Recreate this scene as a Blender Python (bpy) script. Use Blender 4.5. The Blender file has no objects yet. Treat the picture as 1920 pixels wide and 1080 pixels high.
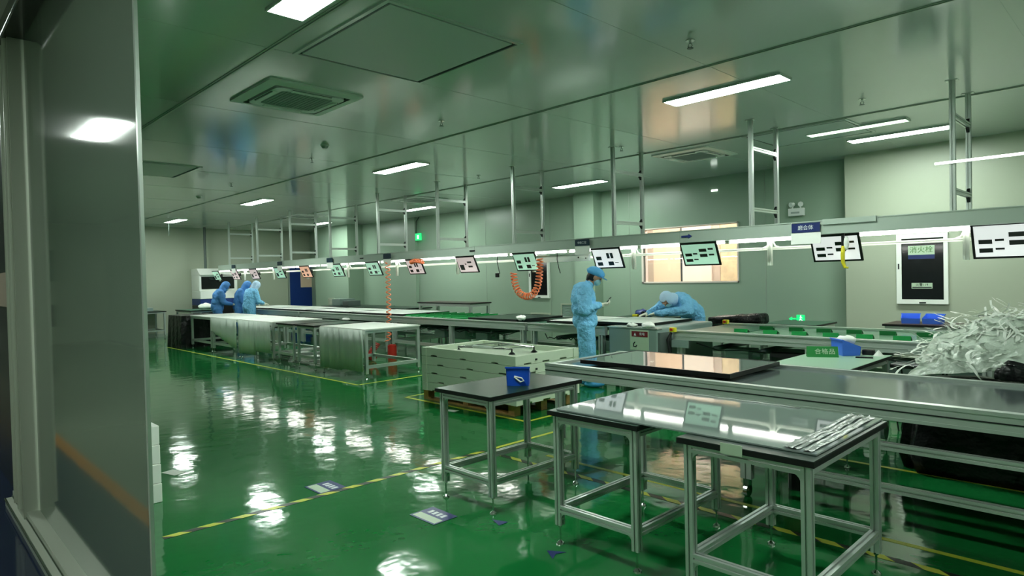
import bpy, bmesh, math, random
from mathutils import Vector, Matrix, noise
random.seed(7)
PI = math.pi
S = bpy.context.scene
COL = S.collection

# ------------------------------------------------------------------ camera
cd = bpy.data.cameras.new('camera')
cam = bpy.data.objects.new('camera', cd); COL.objects.link(cam)
cd.sensor_width = 36.0; cd.lens = 36.0 * 1210.0 / 1920.0
cd.clip_start = 0.05; cd.clip_end = 200
# world axes seen from the lens (x right, y down, z forward), from the room's vanishing points
R = ((0.69817291, -0.00295836, -0.71592307), (0.71556865, -0.02884798, 0.69794649), (-0.02271771, -0.99957943, -0.01802397))
m = Matrix.Identity(4)
for i in range(3):
    m[i][0] = R[i][0]; m[i][1] = -R[i][1]; m[i][2] = -R[i][2]
m[2][3] = 1.6
cam.matrix_world = m
S.camera = cam
# ------------------------------------------------------------------ world, exposure
w = bpy.data.worlds.new('world'); S.world = w; w.use_nodes = True
w.node_tree.nodes['Background'].inputs[0].default_value = (0.6, 0.7, 0.65, 1)
w.node_tree.nodes['Background'].inputs[1].default_value = 0.05
S.view_settings.view_transform = 'Standard'; S.view_settings.look = 'None'
S.view_settings.gamma = 1.0; S.view_settings.use_curve_mapping = False
S.view_settings.exposure = 0.38
try:
    S.cycles.use_denoising = True; S.cycles.max_bounces = 10; S.cycles.sample_clamp_indirect = 6
    S.cycles.caustics_reflective = False; S.cycles.caustics_refractive = False
except Exception: pass
LIGHT_C = (0.88, 1.0, 0.91)
PANEL_E = 60.0     # ceiling light panels
TUBE_E = 20.0      # tubes under the overhead channel
CH = 3.35          # ceiling height
BACK = 11.0        # back wall

# ------------------------------------------------------------------ materials
def lin(c):
    return tuple(((v / 255) / 12.92 if v / 255 <= 0.04045 else ((v / 255 + 0.055) / 1.055) ** 2.4) for v in c) + (1,)
def mat(name, rgb, rough=0.5, metal=0.0, emit=0.0, ior=1.45, bump=None, var=None, trans=0.0, coat=0.0, ecol=None, alpha=1.0):
    """rgb 0..255 sRGB; bump=(scale, strength, distance[, stretch]); var=(scale, amount)"""
    mt = bpy.data.materials.new(name); mt.use_nodes = True
    nt = mt.node_tree; p = nt.nodes['Principled BSDF']
    c = lin(rgb)
    p.inputs['Base Color'].default_value = c
    p.inputs['Roughness'].default_value = rough; p.inputs['Metallic'].default_value = metal
    p.inputs['IOR'].default_value = ior
    p.inputs['Transmission Weight'].default_value = trans
    p.inputs['Coat Weight'].default_value = coat
    p.inputs['Alpha'].default_value = alpha
    if emit:
        p.inputs['Emission Color'].default_value = (ecol + (1,)) if ecol else c
        p.inputs['Emission Strength'].default_value = emit
    if bump or var:
        tc = nt.nodes.new('ShaderNodeTexCoord')
    if var:
        n = nt.nodes.new('ShaderNodeTexNoise'); n.inputs['Scale'].default_value = var[0]; n.inputs['Detail'].default_value = 4
        nt.links.new(tc.outputs['Object'], n.inputs['Vector'])
        mr = nt.nodes.new('ShaderNodeMapRange'); mr.inputs[1].default_value = 0.3; mr.inputs[2].default_value = 0.7
        mr.inputs[3].default_value = 1 - var[1]; mr.inputs[4].default_value = 1 + var[1]
        nt.links.new(n.outputs['Fac'], mr.inputs[0])
        mx = nt.nodes.new('ShaderNodeVectorMath'); mx.operation = 'SCALE'
        mx.inputs[0].default_value = c[:3]
        nt.links.new(mr.outputs[0], mx.inputs['Scale'])
        nt.links.new(mx.outputs[0], p.inputs['Base Color'])
    if bump:
        n = nt.nodes.new('ShaderNodeTexNoise'); n.inputs['Scale'].default_value = bump[0]; n.inputs['Detail'].default_value = 3
        mp = nt.nodes.new('ShaderNodeMapping')
        if len(bump) > 3: mp.inputs['Scale'].default_value = bump[3]
        nt.links.new(tc.outputs['Object'], mp.inputs['Vector']); nt.links.new(mp.outputs[0], n.inputs['Vector'])
        b = nt.nodes.new('ShaderNodeBump'); b.inputs['Strength'].default_value = bump[1]; b.inputs['Distance'].default_value = bump[2]
        nt.links.new(n.outputs['Fac'], b.inputs['Height']); nt.links.new(b.outputs[0], p.inputs['Normal'])
    return mt
M = {}
M['floor'] = mat('green_epoxy', (22, 108, 52), 0.08, ior=1.55, bump=(2.6, 0.5, 0.012), var=(0.7, 0.08))
M['blue_floor'] = mat('blue_epoxy', (34, 42, 66), 0.08, ior=1.6, bump=(1.6, 0.3, 0.005))
M['grey_floor'] = mat('grey_epoxy', (120, 132, 112), 0.12, ior=1.5, bump=(1.6, 0.3, 0.005))
M['ceiling'] = mat('ceiling_panel', (206, 210, 208), 0.13, ior=1.9, bump=(0.6, 0.12, 0.02))
M['hatch'] = mat('hatch_panel', (190, 198, 196), 0.3, ior=1.5)
M['wall'] = mat('wall_panel', (146, 168, 148), 0.32, ior=1.5, bump=(0.8, 0.08, 0.02))
M['wall_lit'] = mat('wall_panel_lit', (172, 180, 160), 0.4, ior=1.5)  # copy of the wall paint, made paler for the stronger reflection on it
M['trim'] = mat('trim_alu', (165, 178, 165), 0.35, metal=0.4)
M['alu'] = mat('aluminium_profile', (204, 212, 206), 0.34, metal=0.6)
M['steel'] = mat('chrome_steel', (205, 208, 205), 0.14, metal=1)
M['whitealu'] = mat('white_profile', (225, 232, 220), 0.35, metal=0.1)
M['channel'] = mat('overhead_channel_sheet', (176, 190, 178), 0.35, metal=0.25)
M['blacktop'] = mat('black_esd_top', (26, 52, 40), 0.3, ior=1.33, var=(5, 0.15))
M['blackedge'] = mat('black_edge', (10, 11, 12), 0.45)
M['greentop'] = mat('green_esd_mat', (62, 104, 82), 0.3)
M['palegreen'] = mat('pale_green_mat', (150, 182, 158), 0.35)
M['white'] = mat('white_sheet', (240, 243, 236), 0.45)
M['whitecloth'] = mat('white_board_cover', (244, 247, 240), 0.42, bump=(4, 0.2, 0.01))
M['plasticfilm'] = mat('hanging_cover_sheet', (206, 216, 206), 0.35, bump=(3, 0.3, 0.02))
M['bed'] = mat('conveyor_bed', (118, 152, 128), 0.22)
M['greenplate'] = mat('green_plate', (28, 138, 70), 0.35)
M['pvblack'] = mat('panel_frame_black', (8, 9, 10), 0.35)
M['pvwhite'] = mat('panel_back_white', (238, 240, 234), 0.4)
M['glassgrey'] = mat('panel_glass', (132, 144, 140), 0.03, ior=1.9, bump=(1.2, 0.03, 0.004))
M['glassdark'] = mat('panel_glass_dark', (70, 78, 78), 0.03, ior=2.3)
M['foil'] = mat('clear_foil_strip', (225, 232, 228), 0.15, trans=0.55, ior=1.4, bump=(25, 0.6, 0.01))
M['benchtop'] = mat('bench_black_glossy', (74, 84, 84), 0.13, ior=1.75, var=(2.5, 0.15))
M['coverall'] = mat('blue_coverall', (128, 200, 246), 0.6, bump=(13, 1.0, 0.05), var=(4, 0.1))
M['coverall2'] = mat('blue_coverall_dark', (80, 140, 205), 0.6, bump=(9, 0.8, 0.03), var=(4, 0.1))
M['cap'] = mat('blue_cap', (96, 178, 236), 0.6, bump=(30, 0.6, 0.01))
M['palecap'] = mat('pale_blue_cap', (190, 222, 250), 0.6, bump=(30, 0.6, 0.01))
M['skin'] = mat('skin', (190, 140, 115), 0.5)
M['hair'] = mat('black_hair', (14, 12, 12), 0.5)
M['eye'] = mat('eye_dark', (14, 10, 10), 0.3)
M['mask'] = mat('face_mask', (150, 200, 210), 0.6)
M['glove'] = mat('white_glove', (226, 226, 208), 0.6, bump=(60, 0.3, 0.004))
M['shoe'] = mat('blue_shoe_cover', (70, 160, 215), 0.6, bump=(30, 0.6, 0.01))
M['blackplastic'] = mat('black_plastic', (14, 15, 16), 0.35)
M['screenpink'] = mat('screen_pinkish', (225, 205, 205), 0.15, emit=0.5)
M['screengreen'] = mat('screen_greenish', (175, 220, 195), 0.15, emit=0.5)
M['screenwhite'] = mat('screen_white', (225, 228, 228), 0.15, emit=0.65)
M['screenorange'] = mat('screen_orange', (225, 175, 150), 0.15, emit=0.6)
M['screendark'] = mat('screen_dark_blocks', (38, 44, 42), 0.3)
M['panel_e'] = mat('light_diffuser', (255, 255, 255), 0.5, emit=PANEL_E, ecol=LIGHT_C)
M['panel_e2'] = mat('glow_panel_green', (235, 255, 230), 0.5, emit=2.2, ecol=(0.75, 1.0, 0.72))
M['tube_e'] = mat('tube_glass', (255, 255, 255), 0.5, emit=TUBE_E, ecol=(1.0, 1.0, 0.93))
M['tube_e2'] = mat('soft_glow', (255, 255, 255), 0.5, emit=3.0, ecol=(0.9, 1.0, 0.9))
M['orange'] = mat('orange_hose', (255, 140, 92), 0.35)
M['red'] = mat('red_plastic', (190, 45, 34), 0.4)
M['darkred'] = mat('dark_red', (110, 26, 24), 0.4)
M['yellow'] = mat('yellow_plastic', (216, 204, 40), 0.4)
M['tapeyellow'] = mat('yellow_tape', (206, 206, 70), 0.3)
M['tapeblack'] = mat('black_tape', (14, 22, 18), 0.3)
M['tapeorange'] = mat('orange_paint', (176, 112, 30), 0.2)
M['blue'] = mat('blue_bin', (28, 84, 205), 0.35)
M['lightblue'] = mat('light_blue_bin', (70, 120, 235), 0.35)
M['navy'] = mat('navy_print', (38, 50, 110), 0.4)
M['doorblue'] = mat('door_blue', (22, 52, 118), 0.4)
M['paper'] = mat('paper', (225, 228, 220), 0.6)
M['sign_dark'] = mat('sign_navy', (30, 44, 96), 0.35)
M['sign_teal'] = mat('sign_dark_teal', (24, 48, 62), 0.35)
M['text_white'] = mat('lettering_white', (225, 230, 235), 0.5)
M['text_green'] = mat('lettering_green', (70, 120, 50), 0.5)
M['text_dark'] = mat('lettering_dark', (30, 34, 36), 0.5)
M['plate'] = mat('sign_plate', (186, 206, 180), 0.4)
M['tray'] = mat('packing_foam', (212, 224, 202), 0.55)
M['wood'] = mat('pallet_wood', (178, 138, 84), 0.7, var=(12, 0.25))
M['cabinet'] = mat('grey_cabinet', (132, 152, 146), 0.4)
M['darkglass'] = mat('dark_glass', (22, 24, 26), 0.1)
M['brown'] = mat('dark_brown_top', (62, 40, 38), 0.4)
M['black_bag'] = mat('black_bag', (14, 15, 17), 0.32, bump=(7, 1.0, 0.05))
M['bag'] = mat('clear_bag', (196, 206, 194), 0.25, bump=(10, 1.0, 0.04))
M['film'] = mat('clear_film_strip', (232, 236, 228), 0.25, ior=1.5)
M['exit'] = mat('exit_green', (20, 200, 90), 0.4, emit=0.6, ecol=(0.02, 0.9, 0.3))
M['exit2'] = mat('exit_pictogram', (190, 255, 200), 0.4, emit=1.3)
M['green_sign'] = mat('green_tent_sign', (34, 124, 58), 0.45)
M['partition'] = mat('glossy_partition', (104, 118, 106), 0.06, ior=2.4, metal=0.0, bump=(0.9, 0.10, 0.01))
M['partition_dark'] = mat('dark_partition', (44, 42, 50), 0.25, ior=1.6)
M['frame'] = mat('partition_frame', (176, 182, 168), 0.4, metal=0.2)
M['groove'] = mat('joint_dark', (18, 28, 24), 0.6)
M['grille'] = mat('grille_grey', (160, 172, 168), 0.5, bump=(60, 0.5, 0.01, (1, 8, 1)))
M['acwhite'] = mat('ac_white', (226, 230, 226), 0.35)
M['wire'] = mat('wire_black', (16, 18, 18), 0.5)
M['peach'] = mat('peach_wall', (222, 194, 170), 0.5)
M['pinkwhite'] = mat('pinkwhite_wall', (240, 226, 216), 0.5)
M['beige'] = mat('beige_marble', (190, 172, 138), 0.5, var=(6, 0.25))
M['greywarm'] = mat('warm_grey', (150, 136, 122), 0.5)
M['hall_e'] = mat('hall_lamp', (255, 236, 214), 0.5, emit=60.0, ecol=(1.0, 0.94, 0.88))
M['redlabel'] = mat('red_label', (120, 40, 46), 0.4)
M['pane'] = mat('window_glass', (255, 255, 255), 0.0, trans=1.0, ior=1.45)
M['reel'] = mat('grey_reel', (90, 102, 98), 0.4)

# ------------------------------------------------------------------ mesh helpers
class MB:
    def __init__(s): s.v = []; s.f = []; s.mi = []
    def add(s, vs, fs, m=0):
        o = len(s.v); s.v += [tuple(v) for v in vs]
        for f in fs: s.f.append(tuple(o + i for i in f)); s.mi.append(m)
        return s
    def box(s, x0, y0, z0, x1, y1, z1, m=0, mat4=None):
        x0, x1 = min(x0, x1), max(x0, x1); y0, y1 = min(y0, y1), max(y0, y1); z0, z1 = min(z0, z1), max(z0, z1)
        vs = [Vector(p) for p in ((x0, y0, z0), (x1, y0, z0), (x1, y1, z0), (x0, y1, z0), (x0, y0, z1), (x1, y0, z1), (x1, y1, z1), (x0, y1, z1))]
        if mat4 is not None: vs = [mat4 @ v for v in vs]
        return s.add(vs, ((3, 2, 1, 0), (4, 5, 6, 7), (0, 1, 5, 4), (1, 2, 6, 5), (2, 3, 7, 6), (3, 0, 4, 7)), m)
    def bbox(s, x0, y0, z0, x1, y1, z1, b=0.01, m=0, mat4=None):
        """box with its edges bevelled by b"""
        bm = bmesh.new(); bmesh.ops.create_cube(bm, size=1)
        for v in bm.verts:
            v.co = Vector(((x0 + x1) / 2 + v.co.x * (x1 - x0), (y0 + y1) / 2 + v.co.y * (y1 - y0), (z0 + z1) / 2 + v.co.z * (z1 - z0)))
        bmesh.ops.bevel(bm, geom=bm.edges[:], offset=b, segments=2, affect='EDGES', profile=0.5)
        bm.verts.index_update()
        vs = [v.co.copy() for v in bm.verts]
        if mat4 is not None: vs = [mat4 @ v for v in vs]
        s.add(vs, [[v.index for v in f.verts] for f in bm.faces], m); bm.free(); return s
    def cyl(s, a, b, r0, r1=None, n=16, m=0, cap=True):
        a = Vector(a); b = Vector(b); r1 = r0 if r1 is None else r1
        d = (b - a).normalized(); u = d.orthogonal().normalized(); w_ = d.cross(u)
        vs = []
        for c, r in ((a, r0), (b, r1)):
            for i in range(n):
                t = 2 * PI * i / n; vs.append(c + u * (r * math.cos(t)) + w_ * (r * math.sin(t)))
        fs = [(i, (i + 1) % n, n + (i + 1) % n, n + i) for i in range(n)]
        if cap: fs += [tuple(reversed(range(n))), tuple(range(n, 2 * n))]
        return s.add(vs, fs, m)
    def prof(s, a, b, w, d=None, m=0, slots=True):
        """slotted aluminium extrusion from a to b, side w (w x d)"""
        a = Vector(a); b = Vector(b); d = d or w
        dr = (b - a).normalized()
        if abs(dr.z) > 0.9: u = Vector((1, 0, 0)); v = Vector((0, 1, 0))
        elif abs(dr.x) > abs(dr.y): u = Vector((0, 1, 0)); v = Vector((0, 0, 1))
        else: u = Vector((1, 0, 0)); v = Vector((0, 0, 1))
        v = dr.cross(u).normalized() * (1 if dr.cross(u).dot(v) > 0 else -1)
        hw, hd = w / 2, d / 2; g = min(w, d) * 0.12; e = min(w, d) * 0.2
        if slots:
            sec = [(-hw, -hd), (-g, -hd), (-g, -hd + e), (g, -hd + e), (g, -hd), (hw, -hd), (hw, -g), (hw - e, -g), (hw - e, g), (hw, g),
                   (hw, hd), (g, hd), (g, hd - e), (-g, hd - e), (-g, hd), (-hw, hd), (-hw, g), (-hw + e, g), (-hw + e, -g), (-hw, -g)]
        else: sec = [(-hw, -hd), (hw, -hd), (hw, hd), (-hw, hd)]
        n = len(sec)
        vs = [a + u * x + v * y for x, y in sec] + [b + u * x + v * y for x, y in sec]
        fl = u.cross(v).dot(dr) > 0
        fs = [(i, (i + 1) % n, n + (i + 1) % n, n + i) for i in range(n)] + [tuple(reversed(range(n))), tuple(range(n, 2 * n))]
        if not fl: fs = [tuple(reversed(f)) for f in fs]
        return s.add(vs, fs, m)
    def tube(s, pts, r, n=8, m=0, closed=False):
        pts = [Vector(p) for p in pts]; k = len(pts)
        rs = r if isinstance(r, (list, tuple)) else [r] * k
        prev = None; vs = []
        for i, p in enumerate(pts):
            t = (pts[min(i + 1, k - 1)] - pts[max(i - 1, 0)]).normalized()
            if prev is None: u = t.orthogonal().normalized()
            else:
                u = prev - t * prev.dot(t)
                u = u.normalized() if u.length > 1e-6 else t.orthogonal().normalized()
            prev = u; w_ = t.cross(u)
            for j in range(n):
                a = 2 * PI * j / n; vs.append(p + u * (rs[i] * math.cos(a)) + w_ * (rs[i] * math.sin(a)))
        fs = []
        for i in range(k - 1):
            for j in range(n): fs.append((i * n + j, i * n + (j + 1) % n, (i + 1) * n + (j + 1) % n, (i + 1) * n + j))
        fs += [tuple(reversed(range(n))), tuple(range((k - 1) * n, k * n))]
        return s.add(vs, fs, m)
    def prism(s, poly, axis, lo, hi, m=0):
        """poly of 2d points in the plane normal to axis"""
        def P(p, h):
            if axis == 'x': return (h, p[0], p[1])
            if axis == 'y': return (p[0], h, p[1])
            return (p[0], p[1], h)
        n = len(poly); vs = [P(p, lo) for p in poly] + [P(p, hi) for p in poly]
        return s.add(vs, [(i, (i + 1) % n, n + (i + 1) % n, n + i) for i in range(n)] + [tuple(reversed(range(n))), tuple(range(n, 2 * n))], m)
    def ell(s, c, r, nu=16, nv=10, m=0, mat3=None):
        c = Vector(c); r = (r, r, r) if isinstance(r, (int, float)) else r
        vs = []; fs = []
        for j in range(nv + 1):
            ph = PI * j / nv
            for i in range(nu):
                th = 2 * PI * i / nu
                q = Vector((r[0] * math.sin(ph) * math.cos(th), r[1] * math.sin(ph) * math.sin(th), r[2] * math.cos(ph)))
                if mat3 is not None: q = mat3 @ q
                vs.append(c + q)
        for j in range(nv):
            for i in range(nu): fs.append((j * nu + i, (j + 1) * nu + i, (j + 1) * nu + (i + 1) % nu, j * nu + (i + 1) % nu))
        return s.add(vs, fs, m)
    def build(s, name, mats, parent=None, loc=(0, 0, 0), smooth=False, rz=0.0, rot=None):
        me = bpy.data.meshes.new(name); me.from_pydata(s.v, [], s.f)
        if not isinstance(mats, (list, tuple)): mats = [mats]
        for q in mats: me.materials.append(M[q] if isinstance(q, str) else q)
        me.polygons.foreach_set('material_index', s.mi)
        if smooth: me.polygons.foreach_set('use_smooth', [True] * len(s.f))
        me.update()
        bm = bmesh.new(); bm.from_mesh(me); bmesh.ops.recalc_face_normals(bm, faces=bm.faces[:]); bm.to_mesh(me); bm.free()
        o = bpy.data.objects.new(name, me); COL.objects.link(o)
        o.location = loc; o.rotation_euler = rot if rot else (0, 0, rz)
        if parent is not None: o.parent = parent
        return o
def tag(o, label=None, cat=None, group=None, kind=None):
    if label: o['label'] = label
    if cat: o['category'] = cat
    if group: o['group'] = group
    if kind: o['kind'] = kind
    return o
def thing(name, label, cat, loc=(0, 0, 0), rz=0.0, group=None):
    o = bpy.data.objects.new(name, None); COL.objects.link(o); o.location = loc; o.rotation_euler = (0, 0, rz)
    o.empty_display_size = 0.1
    return tag(o, label, cat, group)
def struct(o): o['kind'] = 'structure'; return o
def kids(o): return [c for c in bpy.data.objects if c.parent is o]
def copy_tree(o, parent=None, ch=None):
    c = o.copy(); COL.objects.link(c)
    if parent is not None: c.parent = parent
    for k in kids(o): copy_tree(k, c)
    return c
def text(s, size, m, parent, loc, rot=(PI / 2, 0, 0), name='lettering', ext=0.0008, sx=1.0):
    cu = bpy.data.curves.new(name, 'FONT'); cu.body = s; cu.size = size; cu.extrude = ext
    cu.align_x = 'CENTER'; cu.align_y = 'CENTER'
    t = bpy.data.objects.new(name, cu); COL.objects.link(t)
    bpy.context.view_layer.update()
    dg = bpy.context.evaluated_depsgraph_get()
    me = bpy.data.meshes.new_from_object(t.evaluated_get(dg))
    bpy.data.objects.remove(t)
    me.materials.clear(); me.materials.append(M[m])
    o = bpy.data.objects.new(name, me); COL.objects.link(o)
    o.location = loc; o.rotation_euler = rot; o.scale = (sx, 1, 1)
    if parent is not None: o.parent = parent
    return o
def helix(path, rad, pitch, per=12):
    """points of a coil wound round a polyline path"""
    P = [Vector(p) for p in path]; out = []
    L = [0.0]
    for i in range(1, len(P)): L.append(L[-1] + (P[i] - P[i - 1]).length)
    tot = L[-1]; n = max(8, int(tot / pitch * per)); prev = None; j = 0
    for i in range(n + 1):
        d = tot * i / n
        while j < len(P) - 2 and d > L[j + 1]: j += 1
        f = (d - L[j]) / max(1e-6, L[j + 1] - L[j]); c = P[j].lerp(P[j + 1], f)
        k0 = max(j - 1, 0); k1 = min(j + 2, len(P) - 1); t = (P[k1] - P[k0]).normalized()
        if prev is None: u = t.orthogonal().normalized()
        else: u = (prev - t * prev.dot(t)).normalized()
        prev = u; w_ = t.cross(u); a = 2 * PI * i / per
        out.append(c + u * (rad * math.cos(a)) + w_ * (rad * math.sin(a)))
    return out

# ================================================================== SETTING
XL, XR, YF = -21.6, 4.0, -3.2
g = MB(); g.box(XL, 0.72, -0.1, XR, BACK + 0.6, 0.0); struct(g.build('floor', 'floor'))
g = MB(); g.box(XL, 0.22, -0.1, XR, 0.72, 0.0); struct(g.build('floor', 'blue_floor'))
g = MB(); g.box(XL, YF, -0.1, XR, 0.12, 0.0); struct(g.build('floor', 'grey_floor'))
for i, y in enumerate((0.12,)):
    g = MB(); g.box(XL, y, -0.1, XR, y + 0.10, 0.0); struct(g.build('trim_%d' % (i + 1), 'tapeorange'))
g = MB(); g.box(XL - 0.2, YF - 0.2, CH, XR + 0.2, BACK + 0.8, CH + 0.15); struct(g.build('ceiling', 'ceiling'))
for i, y in enumerate((2.13, 5.07, 8.02)):
    g = MB(); g.box(XL, y - 0.022, CH - 0.006, XR, y + 0.022, CH + 0.01); g.box(XL, y - 0.006, CH - 0.012, XR, y + 0.006, CH - 0.005)
    struct(g.build('trim_%d' % (i + 3), 'trim'))
# thin panel joints across the ceiling
for i in range(13):
    x = -20.4 + i * 1.96
    g = MB(); g.box(x - 0.003, 0.8, CH - 0.002, x + 0.003, BACK, CH + 0.01); struct(g.build('trim_%d' % (i + 20), 'ceiling'))
# back wall with the window opening x -7.5..-5.45, z 1.4..2.49
WX0, WX1, WZ0, WZ1 = -7.50, -5.44, 1.40, 2.49
g = MB()
g.box(XL, BACK, 0, WX0, BACK + 0.12, CH); g.box(WX1, BACK, 0, -3.55, BACK + 0.12, CH)
g.box(WX0, BACK, 0, WX1, BACK + 0.12, WZ0); g.box(WX0, BACK, WZ1, WX1, BACK + 0.12, CH)
struct(g.build('wall_back', 'wall'))
g = MB(); g.box(-3.55, 10.7, 0, XR, BACK + 0.12, CH); struct(g.build('wall_back', 'wall_lit'))
g = MB(); g.box(XL - 0.15, YF, 0, XL, BACK + 0.12, CH); struct(g.build('wall_left', 'wall_lit'))
g = MB(); g.box(XR, YF, 0, XR + 0.15, BACK + 0.12, CH); struct(g.build('wall_right', 'wall'))
g = MB(); g.box(XL, YF - 0.15, 0, XR, YF, CH); struct(g.build('wall_front', 'wall'))
for (x0, x1, y0) in ((-9.04, -8.5, 10.72), (-20.2, -18.05, 10.45), (-15.3, -15.1, 10.9)):
    g = MB(); g.box(x0, y0, 0, x1, BACK, CH); struct(g.build('wall_pillar', 'wall'))
for i, (x, y) in enumerate(((-12.2, 10.997), (-10.0, 10.997), (-7.8, 10.997), (-4.95, 10.997), (-0.9, 10.697), (1.3, 10.697))):
    g = MB(); g.box(x - 0.004, y - 0.002, 0, x + 0.004, y + 0.01, CH); struct(g.build('trim_%d' % (i + 40), 'trim'))
g = MB(); g.box(XL, BACK - 0.03, 0, -3.55, BACK, 0.1); struct(g.build('baseboard_back', 'trim'))
g = MB(); g.box(XL, 5.0, 0, XL + 0.03, BACK, 0.1); struct(g.build('baseboard_left', 'trim'))
# window
wf = bpy.data.objects.new('window_1', None); COL.objects.link(wf); wf.location = (0, 0, 0); struct(wf)
g = MB(); t = 0.045
g.box(WX0, BACK - 0.02, WZ0, WX0 + t, BACK + 0.14, WZ1); g.box(WX1 - t * 0.5, BACK - 0.02, WZ0, WX1, BACK + 0.14, WZ1)
g.box(WX0, BACK - 0.02, WZ0, WX1, BACK + 0.14, WZ0 + t * 0.6); g.box(WX0, BACK - 0.02, WZ1 - t * 0.5, WX1, BACK + 0.14, WZ1)
g.build('window_frame', 'pinkwhite', wf)
g = MB(); g.box(WX0 + t, BACK + 0.05, WZ0 + t * 0.6, WX1 - t * 0.5, BACK + 0.056, WZ1 - t * 0.5); g.build('window_pane', 'pane', wf)
# the passage behind the window
g = MB(); g.box(-9.9, 12.75, 0, -8.38, 12.85, 2.9, 3); g.box(-8.38, 12.75, 0, -7.66, 12.85, 2.9, 0); g.box(-7.66, 12.72, 0, -7.60, 12.85, 2.9, 2)
g.box(-7.60, 12.7, 0, -6.90, 12.85, 2.9, 1); g.box(-6.90, 12.74, 0, -6.72, 12.85, 2.9, 3); g.box(-6.72, 12.75, 0, -4.6, 12.85, 2.9, 4)
struct(g.build('wall_passage', ['peach', 'pinkwhite', 'text_dark', 'greywarm', 'beige']))
g = MB(); g.box(-9.9, 11.12, 2.9, -4.6, 12.85, 3.0); struct(g.build('ceiling', 'pinkwhite'))
g = MB(); g.box(-9.9, 11.12, -0.1, -4.6, 12.85, 0.0); struct(g.build('floor', 'beige'))
g = MB(); g.box(-10.0, 11.12, 0, -9.9, 12.85, 2.9); g.box(-4.6, 11.12, 0, -4.5, 12.85, 2.9); struct(g.build('wall_passage', 'greywarm'))
g = MB(); g.box(-8.4, 11.7, 2.86, -6.0, 12.0, 2.9)
tag(g.build('ceiling_light', 'hall_e'), 'warm light panel in the passage behind the wall window', 'ceiling light')
# ---- glossy partition at the left with its frame
g = MB(); g.box(-5.32, 0.715, 0.10, -2.76, 0.725, 3.30); struct(g.build('wall_partition', 'partition'))
g = MB(); g.box(-2.775, 0.713, 0.0, -2.755, 0.726, CH); struct(g.build('trim_60', 'alu'))
g = MB(); g.prof((-5.50, 0.70, 0), (-5.50, 0.70, CH), 0.30, 0.14, slots=False); g.cyl((-5.40, 0.625, 0.12), (-5.40, 0.625, CH), 0.02); g.cyl((-5.58, 0.625, 0.12), (-5.58, 0.625, CH), 0.02)
struct(g.build('trim_61', 'frame'))
g = MB(); g.box(-6.0, 0.645, 0.0, -2.78, 0.745, 0.10); g.box(-6.0, 0.60, 0.0, -2.76, 0.65, 0.055); g.cyl((-6, 0.645, 0.06), (-2.76, 0.645, 0.06), 0.008, m=1); g.cyl((-6, 0.60, 0.05), (-2.76, 0.60, 0.05), 0.007, m=1)
struct(g.build('trim_62', ['frame', 'steel']))
g = MB(); g.box(-7.0, 0.60, CH - 0.10, -2.76, 0.745, CH); g.cyl((-7, 0.60, CH - 0.1), (-2.76, 0.60, CH - 0.1), 0.008, m=1)
struct(g.build('trim_63', ['darkglass', 'steel']))
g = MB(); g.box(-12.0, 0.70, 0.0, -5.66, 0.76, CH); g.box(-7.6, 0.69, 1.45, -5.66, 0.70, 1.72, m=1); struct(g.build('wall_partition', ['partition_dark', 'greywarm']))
# features of the near side that the partition mirrors
g = MB(); g.box(-21.58, -1.9, 1.75, -21.55, -0.85, 2.6); struct(g.build('window_2', 'greentop'))
g = MB(); g.box(-21.58, -1.9, 0.5, -21.55, -0.85, 1.1); struct(g.build('door_1', 'groove'))
g = MB(); g.box(-14.0, -3.15, 0, -13.6, -2.2, 2.3); struct(g.build('wall_pillar', 'wall_lit'))

# ================================================================== CEILING THINGS
def ceiling_light(x0, y0, L, W, label, m='panel_e'):
    r = thing('ceiling_light', label, 'ceiling light', (x0, y0, CH), group='flat ceiling light panels')
    g = MB(); h = 0.022; b = 0.012
    g.box(0, 0, -h, L, b, 0); g.box(0, W - b, -h, L, W, 0); g.box(0, b, -h, b, W - b, 0); g.box(L - b, b, -h, L, W - b, 0)
    g.build('frame', 'alu', r)
    g = MB(); g.box(b, b, -h + 0.003, L - b, W - b, -0.002); g.build('diffuser', m, r)
    return r
CL = [(-4.05, 1.80, 'ceiling light panel cut by the top edge, above the glossy partition end'),
      (-3.62, 5.72, 'largest whole ceiling light panel, above the worker bending over the line'),
      (-9.08, 5.74, 'ceiling light panel above the middle of the white table row'),
      (-14.5, 5.74, 'ceiling light panel above the far end of the white tables'),
      (-19.8, 5.70, 'farthest ceiling light panel by the left wall'),
      (-8.56, 9.50, 'ceiling light panel beyond the channel, left of the ladder by the wall window'),
      (-13.7, 9.50, 'small far ceiling light panel beyond the channel above the exit sign'),
      (-18.8, 9.45, 'tiny ceiling light panel beyond the channel above the far pillar'),
      (-3.10, 9.42, 'white ceiling light panel nearest the corner of the back wall'),
      (-8.95, -0.50, 'ceiling light panel mirrored in the glossy partition'),
      (1.6, 1.80, None), (2.0, 5.72, None), (1.6, 9.45, None), (-3.5, -1.6, None), (-14.5, 1.80, None)]
for x, y, lb in CL:
    ceiling_light(x, y, 1.2, 0.26, lb or 'ceiling light panel outside the picture')
ceiling_light(-3.32, 8.58, 1.15, 0.2, 'dim greenish glowing panel beside the white ceiling light near the corner', 'panel_e2')  # dim greenish streak, built as a weakly glowing panel

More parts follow.
